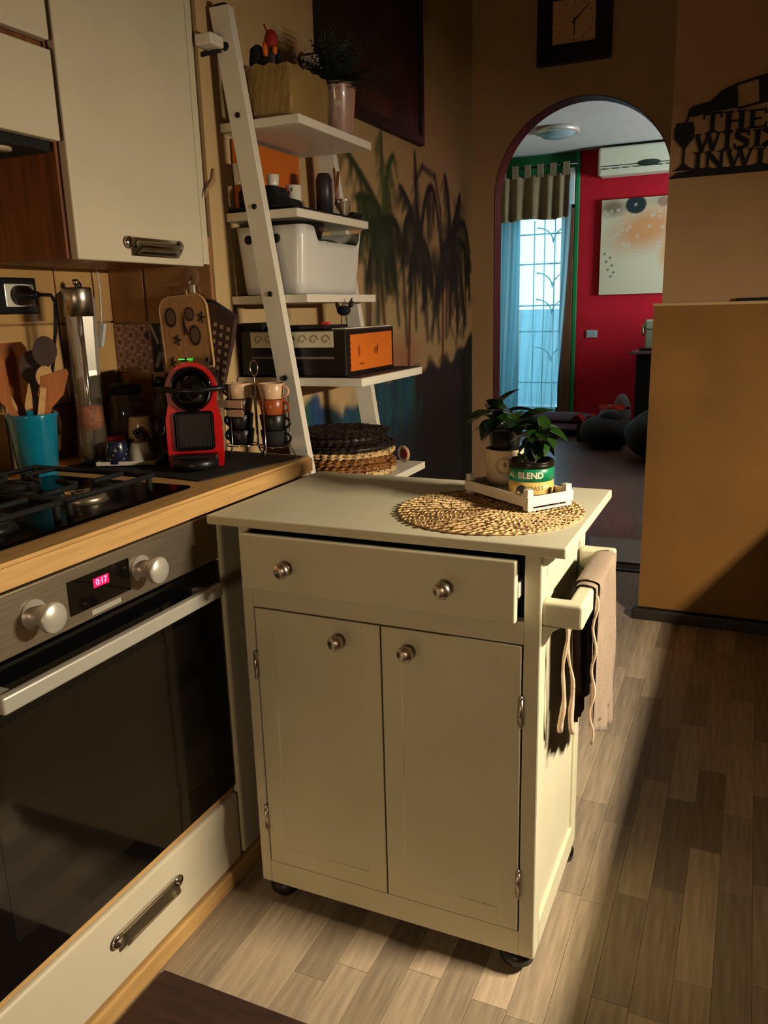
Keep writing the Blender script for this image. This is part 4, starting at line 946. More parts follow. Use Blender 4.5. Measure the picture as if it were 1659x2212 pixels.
o = cup('small patterned cup half hidden behind the front ladder rail', (-1.232, 1.868, Z2+0.040), 0.018, 0.05, cupwhite, None, g, 'small_cup', cat='cup')
o.location = (-1.222, 1.862, Z2+0.0585)
solo('wall_shade_flask', lathe(new(), [(0, 0), (0.023, 0), (0.023, 0.095), (0.016, 0.11), (0, 0.11)], (-1.12, 2.12, Z2), 24), mat('wall_shade_grey', (46, 40, 42), 0.4), 'dark grey flask shape standing for a wall shadow, between the floral cup and the glass on the second board', 'flask')  # dark shape put where a shadow lies on the wall
t = thing('glass_tumbler', 'small ribbed glass on the second ladder board beside the far rail', 'glass', (-1.083, 2.165, Z2))
obj('glass_body', lathe(new(), [(0, 0), (0.014, 0), (0.012, 0.010), (0.018, 0.018), (0.020, 0.045)], (0, 0, 0), 22), glassm, t, local=True)
b = tube(new(), [(-1.105, 2.16, Z2+0.03), (-1.10, 2.17, Z2+0.12)], 0.004, 6); tube(b, [(-1.098, 2.155, Z2+0.02), (-1.11, 2.165, Z2+0.13)], 0.003, 6)
solo('thin_sticks', b, walnut, 'two thin dark sticks standing behind the small glass', 'sticks')
solo('black_phone_case', box(-1.075, -1.058, 2.175, 2.235, Z2, Z2+0.012, 0.004), blackmat, 'flat black case at the far front corner of the second board', 'case')
solo('dark_pan', lathe(new(), [(0, -0.0), (0.085, 0.0), (0.096, 0.040), (0.093, 0.040), (0.083, 0.003), (0, 0.003)], (-1.155, 1.975, 1.294+0.142), 36), black,
     'round black pan lying on top of the contents of the white box', 'pan')
# third board: white plastic box
Z = 1.2945
t = thing('plastic_box', 'white plastic storage box with round finger holes on the third ladder board', 'storage box', (-1.15, 2.03, Z))
b = new(); V = []
for lev in range(7):
    s = lev/6; o_ = 0.014*s; rr = 0.022
    x0, x1, y0, y1 = -1.238-o_, -1.062+o_, 1.868-o_*0.6, 2.195+o_
    row = []
    for cx, cy, a0 in ((x1-rr, y0+rr, -PI/2), (x1-rr, y1-rr, 0), (x0+rr, y1-rr, PI/2), (x0+rr, y0+rr, PI)):
        for i in range(7): row.append((cx+rr*math.cos(a0+PI/2*i/6), cy+rr*math.sin(a0+PI/2*i/6)))
    # denser points along the long front side so that the rim can dip
    out_ = []
    for k, p in enumerate(row):
        out_.append(p); nx = row[(k+1) % len(row)]
        if k in (6, 13, 20, 27):
            for i in range(1, 16): out_.append((p[0]+(nx[0]-p[0])*i/16, p[1]+(nx[1]-p[1])*i/16))
    hts = []
    for x, y in out_:
        h = 0.168
        if x > -1.075:
            f = (y-y0)/(y1-y0)
            dip = max(0, min(1, (f-0.16)/0.07))*max(0, min(1, (0.97-f)/0.06)); dip = dip*dip*(3-2*dip); h = 0.168-0.036*dip
        hts.append(h)
    V.append([b.verts.new((x, y, Z+0.001+h*s)) for (x, y), h in zip(out_, hts)])
for A, B in zip(V, V[1:]):
    m_ = len(A)
    for k in range(m_): b.faces.new((A[k], A[(k+1) % m_], B[(k+1) % m_], B[k])).smooth = True
b.faces.new(V[0][::-1])
bmesh.ops.recalc_face_normals(b, faces=b.faces[:]); bmesh.ops.solidify(b, geom=b.faces[:], thickness=0.003)
bo = obj('box_body', b, whiteplastic, t)
for x in (-1.207, -1.124):
    obj('finger_hole', cyl(new(), 0.0115, 0, 0.001, (x, 1.8578, Z+0.138), 22, Matrix.Rotation(PI/2-0.02, 4, 'X')), blackmat, bo, label='round dark finger hole')
solo('steel_lid', lathe(new(), [(0, 0.008), (0.05, 0.004), (0.062, 0), (0.062, 0.003), (0.05, 0.008), (0, 0.012)], (-1.125, 2.06, Z+0.136), 30), steel, 'shallow steel lid seen through the dip of the white box', 'lid')
solo('clear_beaker', lathe(new(), [(0, 0), (0.02, 0), (0.023, 0.05), (0.02, 0.05), (0.018, 0.004)], (-1.12, 1.99, Z+0.10), 20), steel, 'small steel beaker inside the white box', 'beaker')
# fourth board: black box with marbled panel and orange end
Z = 1.0845
solo('black_shelf_liner', box(-1.258, -0.900, LY0+0.03, LY1-0.03, Z-0.0003, Z+0.0015), mat('liner_dark', (54, 40, 40), 0.7), 'dark liner sheet on the fourth ladder board', 'liner')
Z += 0.0018
t = thing('black_gift_box', 'black box with marbled front panel and orange printed end on the fourth board', 'box', (-1.10, 2.0, Z))
BX1, BY0, BY1 = -0.940, 1.862, 2.165
obj('box_body', box(-1.256, BX1, BY0, BY1, Z, Z+0.118, 0.003), black, t)
obj('marbled_panel', box(-1.222, -0.975, BY0-0.0012, BY0+0.001, 1.160, 1.2005, 0.0005), cardbeige, t, label='cream marbled panel with scrolls')
obj('pale_stripe', box(-1.222, -0.975, BY0-0.0012, BY0+0.001, 1.131, 1.137), mat('stripe_grey', (120, 106, 98), 0.7), t)
op = new(); N_ = 13; y0_, y1_ = 1.885, 2.150
pp = [(y0_, Z+0.012)]; 
for i in range(1, N_): pp.append((y0_-0.003*(i % 2)+0.003, Z+0.012+0.092*i/N_))
pp.append((y0_, Z+0.104)); pp.append((y1_, Z+0.106))
for i in range(1, N_): pp.append((y1_-0.003*(i % 2), Z+0.106-0.094*i/N_))
pp.append((y1_, Z+0.012))
prism(op, pp, lambda u, v, q_: (BX1-0.0003+q_, u, v), 0.0015)
oe = obj('orange_label', op, orange, t, label='orange label with scalloped edge and faded motifs')
for y, z, ru, rv in ((1.935, Z+0.062, 0.007, 0.016), (2.04, Z+0.058, 0.013, 0.010), (2.05, Z+0.068, 0.005, 0.010), (1.95, Z+0.028, 0.018, 0.003)):
    obj('faded_motif', prism(new(), [(y+ru*math.cos(a), z+rv*math.sin(a)) for a in [2*PI*i/12 for i in range(12)]], lambda u, v, q_: (BX1+0.0011+q_, u, v), 0.0004), terracotta, oe)
b = new()
for i in range(7):
    cx = -1.200+i*0.034
    tube(b, [(cx+0.013*math.cos(a)*(1-a/9), BY0-0.0016, 1.180+0.013*math.sin(a)*(1-a/9)) for a in [k*0.45 for k in range(15)]], 0.0011, 5)
obj('scroll_pattern', b, mat('scroll_tan', (150, 128, 92), 0.7), t, kind='stuff')
Z3 = Z+0.1185
solo('flat_black_case', box(-1.256, -1.185, 1.865, 1.99, Z3, Z3+0.020, 0.006, 3), blackmat, 'black folded pouch on the left end of the black box', 'pouch')
solo('black_tablet', box(-1.16, -1.00, 1.868, 2.00, Z3, Z3+0.011, 0.003), black, 'flat black slab lying on the black box', 'slab')
solo('red_button', box(-1.022, -1.000, 1.885, 1.899, Z3+0.0112, Z3+0.0185, 0.002), redcloth, 'tiny red block on the flat black slab', 'block')
solo('beige_booklet', box(-0.985, -0.945, 1.872, 2.155, Z3, Z3+0.003, 0.001), cardbeige, 'thin beige booklet at the right edge of the black box', 'booklet')
t = thing('metal_bird_figure', 'small black metal bird figure on thin legs on the black box', 'figurine', (-1.035, 2.045, Z3))
b = ell(new(), (0, 0, 0.046), (0.021, 0.010, 0.014), 14); obj('bird_body', b, blackmat, t, local=True)
b = tube(new(), [(-0.014, 0, 0.05), (-0.020, 0, 0.064), (-0.019, 0, 0.074), (-0.027, 0, 0.072)], 0.004, 8, radii=[0.007, 0.005, 0.005, 0.001]); obj('bird_head', b, blackmat, t, local=True)
for k in range(3): obj('tail_feather', ell(new(), (0.022, 0, 0.056+k*0.007), (0.012, 0.002, 0.003), 8, Matrix.Rotation(-0.5-k*0.25, 4, 'Y')), blackmat, t, local=True)
for x in (-0.006, 0.006): obj('bird_leg', tube(new(), [(x*1.6, 0, 0.001), (x, 0, 0.035)], 0.0012, 5), blackmat, t, local=True)
obj('foot_plate', cyl(new(), 0.022, 0, 0.0015, (0, 0, 0), 20), blackmat, t, local=True)
# bottom board: woven table mats
Z = 0.8005
g = 'woven table mats stacked on the lowest board'
WC = (-1.052, 2.045)
mats_ = [(0.018, 'natural_straw', seagrass, 0.150, 'pale straw round mat at the very bottom of the stack'),
         (0.017, 'brown', wickerb, 0.158, 'brown banded round mat, second from the bottom of the stack'),
         (0.016, 'brown', wickerb, 0.150, 'ridged brown round mat in the middle of the stack'),
         (0.014, 'straw', seagrass, 0.152, 'frayed straw round mat just under the black ones'),
         (0.018, 'black', wickerd, 0.140, 'black woven round mat with shiny strands, second from the top'),
         (0.030, 'black', wickerd, 0.132, 'thick black wicker round mat on top of the stack')]
z = Z
for i, (h, _, mm, r_, lb) in enumerate(mats_):
    cx, cy = WC[0]+0.006*math.sin(i*2.1), WC[1]+0.006*math.cos(i*1.7)
    o = thing('woven_mat', lb, 'mat', (cx, cy, z), group=g)
    r_ = min(r_, 0.149)
    obj('mat_core', lathe(new(), [(0, 0.001), (r_-0.012, 0.001), (r_-0.006, h*0.5), (r_-0.012, h-0.002), (0, h-0.002)], (0, 0, 0), 48), mm, o, local=True)
    b = new()
    rows = max(1, int(h/0.0065))
    for k in range(rows): braid(b, 1, r_-0.006, 0.010, 0.0+k*h/rows, h/rows, (0, 0), st=0.011, seed=i*7+k)
    braid(b, 9, 0.02, 0.0145, h-0.006, 0.007, (0, 0), st=0.012, seed=i)
    obj('braid', b, mm, o, local=True, kind='stuff')
    z += h+0.0015
t = thing('decorated_plate', 'white and red plate standing on edge behind the woven mats', 'plate', (-0.935, 2.215, Z+0.002), rot=(0, 0, -0.5)); t.scale = (0.62, 0.62, 0.55)
M = Matrix.Translation((0, 0, 0.048)) @ Matrix.Rotation(PI/2, 4, 'X')
obj('plate_body', lathe(new(), [(0, 0), (0.046, 0.002), (0.047, 0.004), (0, 0.005)], n=36, M=M), mugcream, t, local=True)
obj('red_centre', lathe(new(), [(0, 0.0052), (0.030, 0.0045), (0.030, 0.0055), (0, 0.006)], n=30, M=M), mat('dark_red_print', (130, 24, 28), 0.5), t, local=True)
# little hanging key hook left of the shelf
solo('twig_hook', tube(new(), [(-1.259, 1.80, 1.60), (-1.258, 1.795, 1.575), (-1.258, 1.78, 1.56), (-1.258, 1.765, 1.548), (-1.258, 1.758, 1.530)], 0.004, 8, radii=[0.003, 0.006, 0.006, 0.003, 0.002]), gingcream,
     'small pale curved hook on the wall left of the ladder shelf', 'hook')

# ------------------------------------------------------------------ painted wall: mural with palms
P = Paint(1.78, 3.879, 0.02, 2.74, 0.0095, (206, 172, 120))
rn = np.random.default_rng(4)
def frond(p0, p1, p2, w, col, hang=0.12, n=26, al=0.85, seed=0):
    q = random.Random(seed+int(p0[0]*1000)+int(p2[1]*977)); prev = None
    for i in range(n+1):
        s = i/n; x = (1-s)**2*p0[0]+2*s*(1-s)*p1[0]+s*s*p2[0]; z = (1-s)**2*p0[1]+2*s*(1-s)*p1[1]+s*s*p2[1]
        if prev: P.seg(prev, (x, z), w*(1.1-0.5*s), col, al, 0.7)
        h = hang*(0.5+0.7*math.sin(PI*min(1, s+0.15)))
        c = tuple(max(0, v+q.randint(-10, 12)) for v in col)
        P.seg((x, z), (x+q.uniform(-0.05, 0.05), z-h*q.uniform(0.25, 0.8)), w*0.8, c, al*0.7, 0.95)
        prev = (x, z)
P.blob((3.75, 1.62), 0.10, 0.24, (120, 96, 84), 0.5, 0.9)
P.blob((3.0, 1.05), 0.30, 0.14, (168, 92, 70), 0.7, 0.8); P.blob((2.75, 1.2), 0.25, 0.12, (176, 168, 128), 0.5, 0.9); P.blob((3.3, 1.25), 0.3, 0.15, (184, 172, 130), 0.4, 0.9)
for tr in (((2.80, 1.42), (2.86, 1.00)), ((3.10, 1.45), (3.06, 1.02)), ((3.47, 1.42), (3.46, 1.05)), ((2.72, 1.38), (2.70, 1.18))): P.seg(tr[0], tr[1], 0.020, (104, 46, 30), 0.9, 0.6)
gA_, gB_, gC_ = (40, 58, 28), (30, 40, 34), (24, 30, 34)
for e, c, m_ in (((2.50, 1.78), gA_, (2.66, 1.72)), ((2.62, 1.62), gA_, (2.72, 1.66)), ((2.95, 1.80), (58, 82, 38), (2.86, 1.76)), ((2.84, 1.86), (84, 98, 50), (2.84, 1.72)), ((2.70, 1.36), gB_, (2.74, 1.55)), ((2.62, 1.45), gA_, (2.70, 1.58)),
        ((3.02, 1.45), gB_, (2.98, 1.62)), ((2.86, 1.32), gB_, (2.86, 1.5)), ((2.94, 1.34), gA_, (2.93, 1.5))): frond((2.86, 1.56), m_, e, 0.024, c, 0.17, seed=1)
for e, c, m_ in (((3.45, 1.46), gC_, (3.36, 1.98)), ((3.02, 1.42), gC_, (3.04, 1.72)), ((3.10, 1.30), gB_, (3.08, 1.5)), ((3.24, 1.25), gC_, (3.24, 1.5)), ((3.00, 1.70), gB_, (3.08, 1.68)), ((3.34, 1.30), gC_, (3.34, 1.5)), ((3.16, 1.84), (60, 52, 42), (3.16, 1.7))):
    frond((3.20, 1.52), m_, e, 0.024, c, 0.19, seed=2)
P.seg((3.20, 1.52), (3.16, 1.74), 0.02, gC_, 0.7); P.seg((3.16, 1.74), (3.24, 1.80), 0.02, gC_, 0.8); P.seg((3.24, 1.80), (3.38, 1.78), 0.02, gC_, 0.8); P.seg((3.38, 1.78), (3.44, 1.66), 0.02, gC_, 0.8); P.seg((3.44, 1.66), (3.46, 1.50), 0.02, gC_, 0.8)
for e, c, m_ in (((3.84, 1.42), gC_, (3.80, 1.78)), ((3.84, 1.30), gC_, (3.84, 1.62)), ((3.76, 1.16), gC_, (3.74, 1.5)), ((3.56, 1.18), gC_, (3.58, 1.5)), ((3.42, 1.28), gC_, (3.44, 1.56)), ((3.34, 1.16), (28, 56, 30), (3.40, 1.5)),
        ((3.66, 1.14), gB_, (3.64, 1.5)), ((3.50, 1.80), gC_, (3.56, 1.74)), ((3.70, 1.74), gC_, (3.68, 1.72))): frond((3.56, 1.52), m_, e, 0.026, c, 0.20, seed=3)
for bx_, bz, r_ in ((2.86, 1.5, 0.14), (3.18, 1.45, 0.13), (3.54, 1.45, 0.15), (3.36, 1.42, 0.10), (3.02, 1.48, 0.09)): P.blob((bx_, bz), r_, r_*0.95, gC_ if bx_ > 3.1 else (34, 46, 32), 0.8, 0.9)
for i in range(110):
    cx_, sp_ = ((2.86, 0.22), (3.2, 0.22), (3.56, 0.2))[i % 3]
    P.blob((cx_+rn.normal(0, sp_*0.5), 1.46+rn.normal(0, 0.09)), rn.uniform(0.03, 0.07), rn.uniform(0.04, 0.10), (gA_, gB_, gC_)[i % 3] if i % 5 else (66, 78, 60), 0.5, 0.9, rot=rn.uniform(-1, 1))
for y in (2.68, 2.78, 2.93, 3.02, 3.14, 3.26, 3.38, 3.52, 3.64, 3.78):
    P.seg((y, 1.42), (y+rn.uniform(-.02, .05), rn.uniform(1.08, 1.2)), 0.026, gC_ if y > 3.2 else gB_, 0.85, 0.9)
# dark hills, sea, rocks
for i in range(46):
    y = 2.2+i*0.037; zt = 0.93+0.04*math.sin(i*0.5) if y < 2.9 else 0.98+0.10*max(0, (y-3.55)/0.3)+0.015*math.sin(i*1.3)
    if 2.30 < y < 2.46: zt -= 0.05
    c = (16, 74, 92) if y < 3.15 else (20, 30, 40)
    P.seg((y, zt), (y, 0.0), 0.045, tuple(int(v*rn.uniform(0.75, 1.2)) for v in c), 0.95, 0.5)
for i in range(50):
    y = rn.uniform(2.3, 3.2); P.blob((y, rn.uniform(0.62, 0.95)), rn.uniform(0.03, 0.08), 0.025, (24, 112, 130), 0.28, 0.9, rot=rn.uniform(0, 1.5))
P.blob((2.40, 0.88), 0.07, 0.09, (14, 32, 50), 0.8, 0.7); P.blob((3.3, 1.01), 0.06, 0.06, (44, 34, 30), 0.9, 0.7); P.blob((3.48, 1.02), 0.09, 0.05, (30, 34, 38), 0.9, 0.6)
P.seg((2.0, 0.45), (3.9, 0.40), 0.45, (14, 16, 20), 0.9, 0.5); P.blob((3.4, 0.7), 0.7, 0.22, (12, 16, 20), 0.85, 0.7)
for i in range(3): P.seg((3.62+i*0.04, 0.62), (3.63+i*0.04, 0.35), 0.008, (60, 62, 58), 0.4)
P.mesh('palm_mural', lambda U, V: np.stack([-1.2642+0*U, U, V], -1), vcol_mat('mural_paint', 0.85), wl)['label'] = 'painted palms, dark hills and teal sea on the cream wall'
# framed dark painting
t = thing('dark_painting', 'large dark painting in a black frame high on the left wall', 'painting', (-1.24, 2.9, 1.885))
PA, PB, PZ0, PZ1 = 2.365, 3.205, 1.868, 2.62
for a in ((PA, PB, PZ0, PZ0+0.035), (PA, PB, PZ1-0.035, PZ1), (PA, PA+0.035, PZ0+0.035, PZ1-0.035), (PB-0.03, PB, PZ0+0.035, PZ1-0.035)):
    obj('frame_bar', box(-1.264, -1.238, a[0], a[1], a[2], a[3], 0.003), mat('frame_black', (24, 22, 20), 0.6) if 'frame_black' not in MATS else MATS['frame_black'], t)
pp_ = Paint(PA+0.03, PB-0.03, PZ0+0.03, PZ1-0.03, 0.009, (26, 24, 24))
for i in range(60):
    pp_.blob((rn.uniform(PA, PB), rn.uniform(PZ0, PZ1)), rn.uniform(0.02, 0.09), rn.uniform(0.03, 0.12), tuple(rn.integers(10, 60, 3)), 0.45, 0.9)
pp_.blob((2.98, 2.10), 0.07, 0.06, (70, 42, 40), 0.7, 0.8); pp_.blob((2.90, 2.25), 0.05, 0.07, (60, 54, 46), 0.6, 0.8); pp_.blob((2.55, 2.35), 0.10, 0.10, (70, 46, 44), 0.5, 0.9)
pp_.seg((2.62, 1.95), (2.86, 1.93), 0.06, (84, 50, 34), 0.8, 0.7); pp_.seg((3.06, 2.05), (3.09, 1.94), 0.03, (66, 56, 48), 0.6)
pp_.mesh('canvas', lambda U, V: np.stack([-1.246+0*U, U, V], -1), vcol_mat('painting_paint', 0.6), t)
# ------------------------------------------------------------------ clock
t = thing('wall_clock', 'square wall clock with wide black frame above the arch', 'clock', (-0.803, 3.87, 2.262))
cx0, cx1, cz0, cz1 = -0.962, -0.644, 2.262, 2.585
for a in ((cx0, cx1, cz0, cz0+0.076), (cx0, cx1, cz1-0.076, cz1), (cx0, cx0+0.066, cz0+0.076, cz1-0.076), (cx1-0.069, cx1, cz0+0.076, cz1-0.076)):
    obj('frame_bar', box(a[0], a[1], 3.850, 3.8795, a[2], a[3], 0.003), black, t)
obj('clock_face', box(cx0+0.06, cx1-0.06, 3.862, 3.866, cz0+0.07, cz1-0.07), clockface, t)
cc = Vector((-0.803, 3.860, 2.424))
def hand(ang, L, w): 
    d = Vector((math.sin(ang), 0, math.cos(ang))); s_ = Vector((d.z, 0, -d.x)); b = new()
    prism(b, [(-w, -0.012), (w, -0.012), (w*0.5, L), (-w*0.5, L)], lambda u, v, q: cc+s_*u+d*v+Vector((0, -q, 0)), 0.001); return b
obj('minute_hand', hand(math.radians(47), 0.088, 0.003), gingbrown, t); obj('hour_hand', hand(PI, 0.055, 0.0035), gingbrown, t)
for i in range(12):
    a = i*PI/6; p = cc+Vector((0.075*math.sin(a), 0.0015, 0.075*math.cos(a)))
    obj('hour_mark', box(p.x-0.002, p.x+0.002, p.y-0.0005, p.y+0.0005, p.z-0.005, p.z+0.005), mat('mark_brown', (150, 96, 62), 0.8) if 'mark_brown' not in MATS else MATS['mark_brown'], t)
# ------------------------------------------------------------------ metal wine sign
t = thing('wine_sign', 'black metal cut-out sign with bottle, wine glass and lettering on the right wall', 'sign', (-0.15, 3.27, 1.68))
def sg(name, pts, label=None): return obj(name, prism(new(), pts, lambda u, v, q: (u, 3.268+q, v), 0.004), blackmat, t, label=label)
sg('base_bar', [(-0.326, 1.679), (-0.300, 1.697), (-0.24, 1.704), (0.20, 1.702), (0.20, 1.681), (-0.004, 1.680)])
gl_ = [(-0.308, 1.862), (-0.256, 1.862), (-0.247, 1.835), (-0.250, 1.808), (-0.266, 1.788), (-0.276, 1.777), (-0.276, 1.730), (-0.262, 1.716), (-0.240, 1.704), (-0.312, 1.704), (-0.292, 1.716), (-0.284, 1.730), (-0.284, 1.777), (-0.296, 1.790), (-0.314, 1.812), (-0.316, 1.838)]
sg('wine_glass', gl_)
sg('bottle_neck', [(-0.275, 1.882), (-0.270, 1.904), (-0.259, 1.912), (-0.204, 1.922), (-0.186, 1.936), (-0.169, 1.951), (-0.135, 1.965), (-0.120, 1.969), (-0.111, 1.892), (-0.160, 1.889), (-0.204, 1.888), (-0.253, 1.877)])
sg('bottle_edge', [(-0.121, 1.969), (-0.028, 1.988), (0.18, 2.02), (0.18, 2.012), (-0.028, 1.980), (-0.120, 1.961)]); sg('bottle_edge', [(-0.113, 1.892), (-0.02, 1.907), (0.18, 1.94), (0.18, 1.932), (-0.02, 1.900), (-0.112, 1.885)])
sg('bottle_base', [(-0.054, 1.975), (-0.028, 1.980), (0.18, 2.014), (0.18, 1.938), (-0.02, 1.906), (-0.046, 1.902)])
sg('pouring_wine', [(-0.272, 1.884), (-0.282, 1.862), (-0.274, 1.862), (-0.266, 1.882)])
def letter(ch, x0, x1, z0, z1):
    w = x1-x0; h = z1-z0; k = 0.010; e = 0.0045
    def r(a, b_, c, d_): return [(x0+a*w, z0+b_*h), (x0+c*w, z0+b_*h), (x0+c*w, z0+d_*h), (x0+a*w, z0+d_*h)]
    def st(a, b_, c, d_, tk=0.24):
        A = Vector((x0+a*w, z0+b_*h)); B = Vector((x0+c*w, z0+d_*h)); n_ = (B-A).normalized(); n_ = Vector((-n_.y, n_.x))*tk*min(w, h)*0.5
        return [tuple(A+n_), tuple(A-n_), tuple(B-n_), tuple(B+n_)]
    S = {'T': [r(.38, 0, .62, 1), r(0, .88, 1, 1), r(.22, 0, .78, .08), r(0, .7, .1, .9), r(.9, .7, 1, .9)],
         'H': [r(.1, 0, .34, 1), r(.66, 0, .9, 1), r(.3, .44, .7, .55), r(0, 0, .44, .08), r(.56, 0, 1, .08), r(0, .92, .44, 1), r(.56, .92, 1, 1)],
         'E': [r(.1, 0, .36, 1), r(0, .9, .95, 1), r(0, 0, 1, .1), r(.3, .45, .75, .55), r(.88, .72, .98, .95), r(.9, .02, 1, .3)],
         'I': [r(.25, 0, .75, 1), r(0, .92, 1, 1), r(0, 0, 1, .08)],
         'W': [st(.08, .98, .3, 0), st(.3, 0, .5, .9, .14), st(.5, .98, .72, 0), st(.72, 0, .92, .98, .14), r(0, .92, .24, 1), r(.38, .92, .62, 1), r(.8, .92, 1, 1)],
         'N': [r(.1, 0, .24, 1), r(.76, 0, .9, 1), st(.14, .98, .82, .02, .26), r(0, .92, .3, 1), r(.62, .92, 1, 1), r(0, 0, .36, .08)],
         'D': [r(.1, 0, .36, 1), r(0, .92, .6, 1), r(0, 0, .6, .08), st(.55, .98, .88, .72, .3), r(.76, .24, 1, .76), st(.88, .28, .55, .02, .3)],
         'S': [st(.85, .93, .3, .95, .16), st(.3, .95, .1, .72, .3), st(.12, .75, .88, .32, .34), st(.88, .32, .7, .06, .3), st(.7, .06, .1, .05, .16), r(.82, .7, .94, .98), r(.04, .02, .16, .3)]}[ch]
    b = new()
    for i, pl_ in enumerate(S): prism(b, pl_, lambda u, v, q, i=i: (u, 3.2682+0.00003*i+q, v), 0.0035)
    obj('letter', b, blackmat, t, label='letter %s' % ch)
letter('T', -0.222, -0.160, 1.820, 1.886); letter('H', -0.156, -0.082, 1.818, 1.883); letter('E', -0.078, -0.018, 1.820, 1.880)
letter('W', -0.246, -0.160, 1.760, 1.820); letter('I', -0.154, -0.124, 1.760, 1.817); letter('S', -0.118, -0.066, 1.760, 1.817); letter('D', -0.058, 0.006, 1.760, 1.816)
letter('I', -0.246, -0.216, 1.703, 1.761); letter('N', -0.210, -0.142, 1.703, 1.760); letter('W', -0.140, -0.052, 1.703, 1.758); letter('I', -0.046, -0.014, 1.702, 1.756)

# ------------------------------------------------------------------ lounge furnishings
sheer = bpy.data.materials.new('sheer_curtain'); sheer.use_nodes = True; N = sheer.node_tree.nodes; L = sheer.node_tree.links; N.remove(N['Principled BSDF'])
tr = N.new('ShaderNodeBsdfTransparent'); tl = N.new('ShaderNodeBsdfTranslucent'); df = N.new('ShaderNodeBsdfDiffuse'); m1 = N.new('ShaderNodeMixShader'); m2 = N.new('ShaderNodeMixShader')
wv = N.new('ShaderNodeTexNoise'); wv.inputs['Scale'].default_value = 30
tl.inputs[0].default_value = lin((150, 224, 240)); df.inputs[0].default_value = lin((200, 220, 220)); m1.inputs[0].default_value = 0.25; m2.inputs[0].default_value = 0.68
L.new(tl.outputs[0], m1.inputs[1]); L.new(df.outputs[0], m1.inputs[2]); L.new(tr.outputs[0], m2.inputs[1]); L.new(m1.outputs[0], m2.inputs[2]); L.new(m2.outputs[0], N['Material Output'].inputs[0])
t = thing('door_curtain', 'pale blue sheer curtain with olive tab-top valance over the french door', 'curtain', (-2.5, 9.05, 0.02))
def cur(u, v):
    z = 0.015+2.50*v; x0 = -3.35; x1 = -1.86-0.14*(1-v)**1.5
    x = x0+(x1-x0)*u; y = 9.06+0.022*math.sin(u*58+1.5*math.sin(u*9))+0.012*math.sin(u*133)+0.02*math.sin(u*12)*(1-v)
    return Vector((x+0.012*math.sin(u*40+v*2)*(1-v), y, z))
obj('sheer_panel', surf(new(), cur, 260, 14), sheer, t, label='sheer pale panel down to the floor')
def val(u, v):
    z = 2.14+0.44*v; x = -3.35+1.47*u
    return Vector((x, 9.015+0.028*math.sin(u*66+1.2*math.sin(u*13))*(1-0.5*v), z+0.012*math.sin(u*20)*(1-v)))
va_ = obj('valance', surf(new(), val, 200, 8), olive, t, label='opaque olive valance with tab tops')
i = 0; x = -3.30
while x < -1.9:
    obj('tab', box(x, x+0.065, 9.0, 9.035, 2.56, 2.69, 0.002), olive, va_); x += 0.135
solo('curtain_rod', tube(new(), [(-3.38, 9.02, 2.665), (-1.80, 9.02, 2.665)], 0.011, 8), black, 'thin dark curtain rod above the olive valance', 'rod')
solo('shutter_strap_cover', box(-1.895, -1.845, 9.10, 9.14, 2.28, 2.64, 0.004), whiteplastic, 'white vertical cover beside the curtain top', 'cover')
t = thing('air_conditioner', 'white wall air conditioner high on the red wall', 'air conditioner', (-1.09, 9.1, 2.515))
b = box(-1.590, -0.60, 8.98, 9.199, 2.515, 2.785, 0.025, 4); obj('unit_body', b, acw, t)
obj('front_gap', box(-1.56, -0.63, 8.976, 8.982, 2.598, 2.604), blackmat, t)
obj('louvre', box(-1.565, -0.625, 8.975, 8.99, 2.532, 2.575, 0.006, 3), acw, t)
for i in range(9): obj('vent_slot', box(-1.55+i*0.105, -1.48+i*0.105, 8.972, 8.977, 2.574, 2.579), blackmat, t)
obj('display_bulge', lathe(new(), [(0, 0.012), (0.10, 0.010), (0.12, 0)], n=28, M=Matrix.Translation((-1.09, 8.984, 2.603)) @ Matrix.Diagonal((1, 1, 0.28, 1)) @ Matrix.Rotation(PI/2, 4, 'X')), mat('ac_dark', (40, 60, 44), 0.3), t)
obj('gap_strip', box(-1.62, -0.62, 9.12, 9.199, 2.786, 2.806), blackmat, t)  # black strip across the gap between unit and ceiling
t = thing('canvas_picture', 'pale abstract canvas with beige and orange patches on the red wall', 'picture', (-1.08, 9.18, 1.345))
obj('stretcher', box(-1.565, -0.60, 9.165, 9.198, 1.345, 2.300, 0.003), cardbeige, t)
cp = Paint(-1.565, -0.60, 1.345, 2.300, 0.010, (214, 206, 170))
cp.blob((-1.1, 2.0), 0.5, 0.28, (214, 150, 92), 0.95, 0.7, rot=0.3); cp.blob((-1.45, 2.22), 0.20, 0.12, (116, 100, 74), 0.9, 0.7); cp.blob((-0.98, 2.26), 0.35, 0.05, (180, 170, 140), 0.7, 0.6)
cp.blob((-1.22, 2.235), 0.11, 0.095, (24, 40, 46), 1, 0.12); cp.blob((-1.22, 2.235), 0.018, 0.018, (190, 190, 170), 0.9)
cp.blob((-0.95, 2.25), 0.07, 0.06, (150, 110, 90), 0.8, 0.3); cp.blob((-0.88, 1.72), 0.12, 0.20, (220, 164, 104), 0.9, 0.6); cp.blob((-0.82, 1.60), 0.12, 0.22, (240, 236, 226), 0.8, 0.7)
cp.blob((-1.2, 1.6), 0.3, 0.25, (222, 216, 180), 0.6, 0.9)
for i in range(34):
    u, v = rn.uniform(-1.53, -0.85), rn.uniform(1.75, 2.2)
    if v < 1.75+(u+1.0)*0.8: continue
    cp.blob((u, v), 0.018, 0.018, (230, 224, 200), 0.9, 0.4); cp.blob((u, v), 0.008, 0.008, (90, 70, 60), 0.9)
